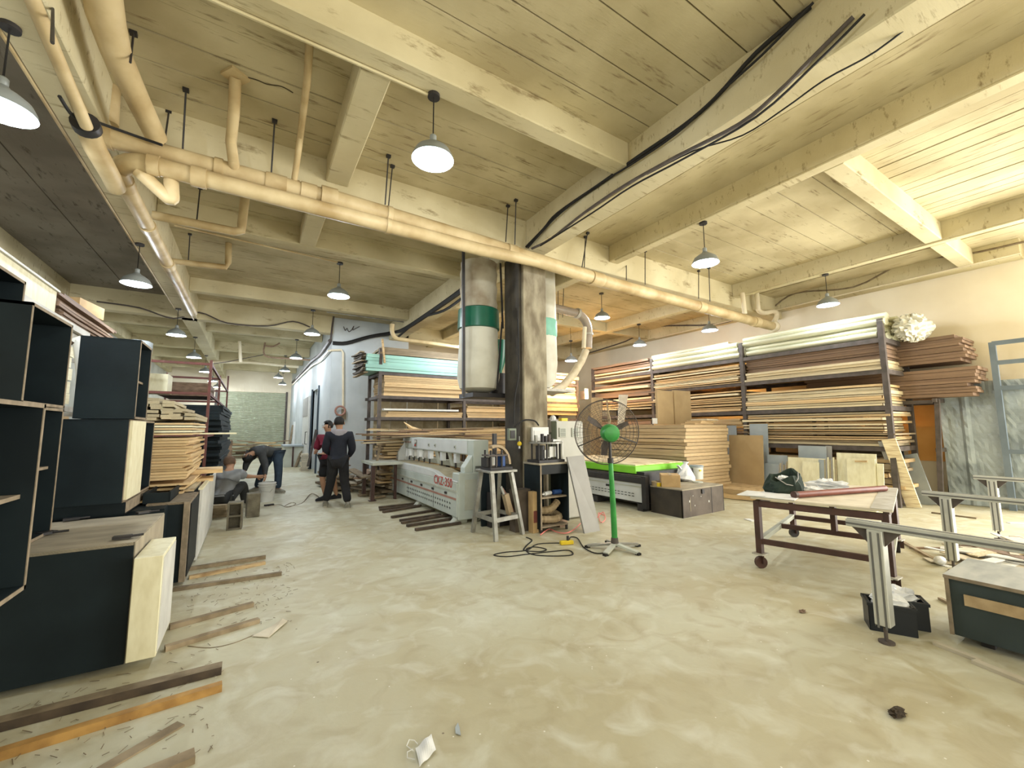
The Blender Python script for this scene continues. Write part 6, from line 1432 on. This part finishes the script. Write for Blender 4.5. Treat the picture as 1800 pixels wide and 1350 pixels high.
    MB().prism([hc+fr*.088+up*.005, hc+fr*.088+sd*.013-up*.03, hc+fr*.112-up*.028, hc+fr*.088-sd*.013-up*.03], up*.002).build('nose', m_skin, t)
    MB().bar(hc+fr*.088-sd*.02-up*.052, hc+fr*.088+sd*.02-up*.052, .008, .008).build('mouth', m_redline, t)
    return t, J
# man in dark jacket seen from behind
R1, F1 = V(.985, -.17, 0), V(.17, .985, 0)
def at(c, r, f, z, R, F): return V(c[0], c[1], 0)+R*r+F*f+V(0, 0, z)
c = (1.43, 8.45)
A = lambda r, f, z: at(c, r, f, z, R1, F1)
t, J = person('person in a dark jacket with light grey shoulders and black trousers, back turned',
  dict(pelvis=A(0, 0, .90), waist=A(0, 0, 1.04), chest=A(0, .01, 1.20), upper=A(0, 0, 1.34), neck=A(0, .015, 1.44), jaw=A(-.005, .04, 1.50), head=A(-.01, .05, 1.565), crown=A(-.01, .04, 1.61),
       shL=A(-.18, 0, 1.34), elL=A(-.235, .03, 1.07), wrL=A(-.15, .22, .98), shR=A(.18, 0, 1.34), elR=A(.245, .02, 1.07), wrR=A(.19, .20, .92),
       hipL=A(-.09, 0, .86), knL=A(-.115, .12, .47), anL=V(1.27, 8.68, .09), hipR=A(.09, 0, .86), knR=A(.12, .02, .47), anR=V(1.60, 8.30, .09)),
  m_navy, m_blackc, m_shoe, m_hair, (.17, .98, 0))
sub(J, ['upper', 'shL', 'shR', 'neck'], .030, m_gcloth, 'yoke', t, {'upper': (.185, .155), 'shL': .116, 'shR': .116, 'neck': .07})
# maroon shirt man
R2, F2 = V(.35, -.93, 0), V(-.93, -.35, 0)
c2p = (1.36, 9.30)
A = lambda r, f, z: at(c2p, r, f, z, V(.75, -.66, 0), V(-.66, -.75, 0))
t, J2 = person('person in a maroon shirt and black shorts, half hidden by the dark jacket',
  dict(pelvis=A(.06, 0, .88), waist=A(.05, 0, 1.00), chest=A(.03, .01, 1.14), upper=A(.02, 0, 1.28), neck=A(.02, .02, 1.38), jaw=A(.02, .05, 1.44), head=A(.02, .06, 1.505), crown=A(.02, .05, 1.55),
       shL=A(-.17, 0, 1.28), elL=A(-.22, .05, 1.01), wrL=A(-.10, .24, 1.0), shR=A(.19, 0, 1.28), elR=A(.23, .05, 1.02), wrR=A(.12, .24, .98),
       hipL=A(-.03, 0, .84), knL=A(-.06, .05, .46), anL=V(1.36, 9.34, .09), hipR=A(.14, 0, .84), knR=A(.16, 0, .46), anR=V(1.58, 9.42, .09)),
  m_maroon, m_blackc, m_blackc, m_hair, (-.72, .69, 0) if False else (-.95, -.3, 0), top_names=['waist', 'pelvis', 'chest', 'upper', 'shL', 'elL', 'shR', 'elR'],
  bottom_names=['pelvis', 'hipL', 'knL', 'hipR', 'knR'], topname='shirt')
# bending man
P3 = person('person bending down over the white bucket, dark clothes and blue jeans',
  dict(pelvis=(.50, 11.25, .90), waist=(.40, 11.18, .96), chest=(.26, 11.08, .98), upper=(.14, 10.98, .96), neck=(.06, 10.92, .93), jaw=(.02, 10.90, .90), head=(-.01, 10.88, .86), crown=(-.03, 10.86, .82),
       shL=(.06, 11.10, .93), elL=(-.04, 11.02, .70), wrL=(-.06, 10.90, .54), shR=(.24, 10.86, .90), elR=(.32, 10.82, .66), wrR=(.32, 10.60, .46),
       hipL=(.43, 11.33, .86), knL=(.28, 11.45, .50), anL=(.20, 11.62, .09), hipR=(.57, 11.17, .86), knR=(.60, 11.10, .48), anR=(.60, 11.10, .09), toeL=(.08, 11.56, .04), toeR=(.70, 11.0, .04)),
  m_dgrey, m_jeans, m_shoe, m_hair, (-.75, -.35, -.55), topname='shirt', top_names=['waist', 'pelvis', 'chest', 'upper', 'neck', 'shL', 'elL', 'wrL', 'shR', 'elR', 'wrR'])
# seated man
P4 = person('person in a grey t-shirt sitting low on planks, one arm stretched to the bucket',
  dict(pelvis=(-.34, 8.88, .33), waist=(-.34, 8.90, .44), chest=(-.31, 8.93, .56), upper=(-.27, 8.97, .68), neck=(-.27, 9.02, .76), jaw=(-.27, 9.07, .80), head=(-.28, 9.10, .86), crown=(-.28, 9.09, .91),
       shL=(-.43, 9.02, .67), elL=(-.46, 9.20, .48), wrL=(-.30, 9.38, .46), shR=(-.12, 8.93, .67), elR=(-.01, 9.02, .61), wrR=(.13, 9.10, .59),
       hipL=(-.42, 8.93, .30), knL=(-.35, 9.34, .46), anL=(-.28, 9.42, .09), hipR=(-.24, 8.86, .30), knR=(-.07, 9.18, .48), anR=(.0, 9.34, .09), toeL=(-.22, 9.56, .04), toeR=(.10, 9.45, .04)),
  m_gshirt, m_dgrey, m_shoe, m_hairb, (.5, .85, 0), top_names=['waist', 'pelvis', 'chest', 'upper', 'shL', 'elL', 'shR', 'elR'], topname='shirt')
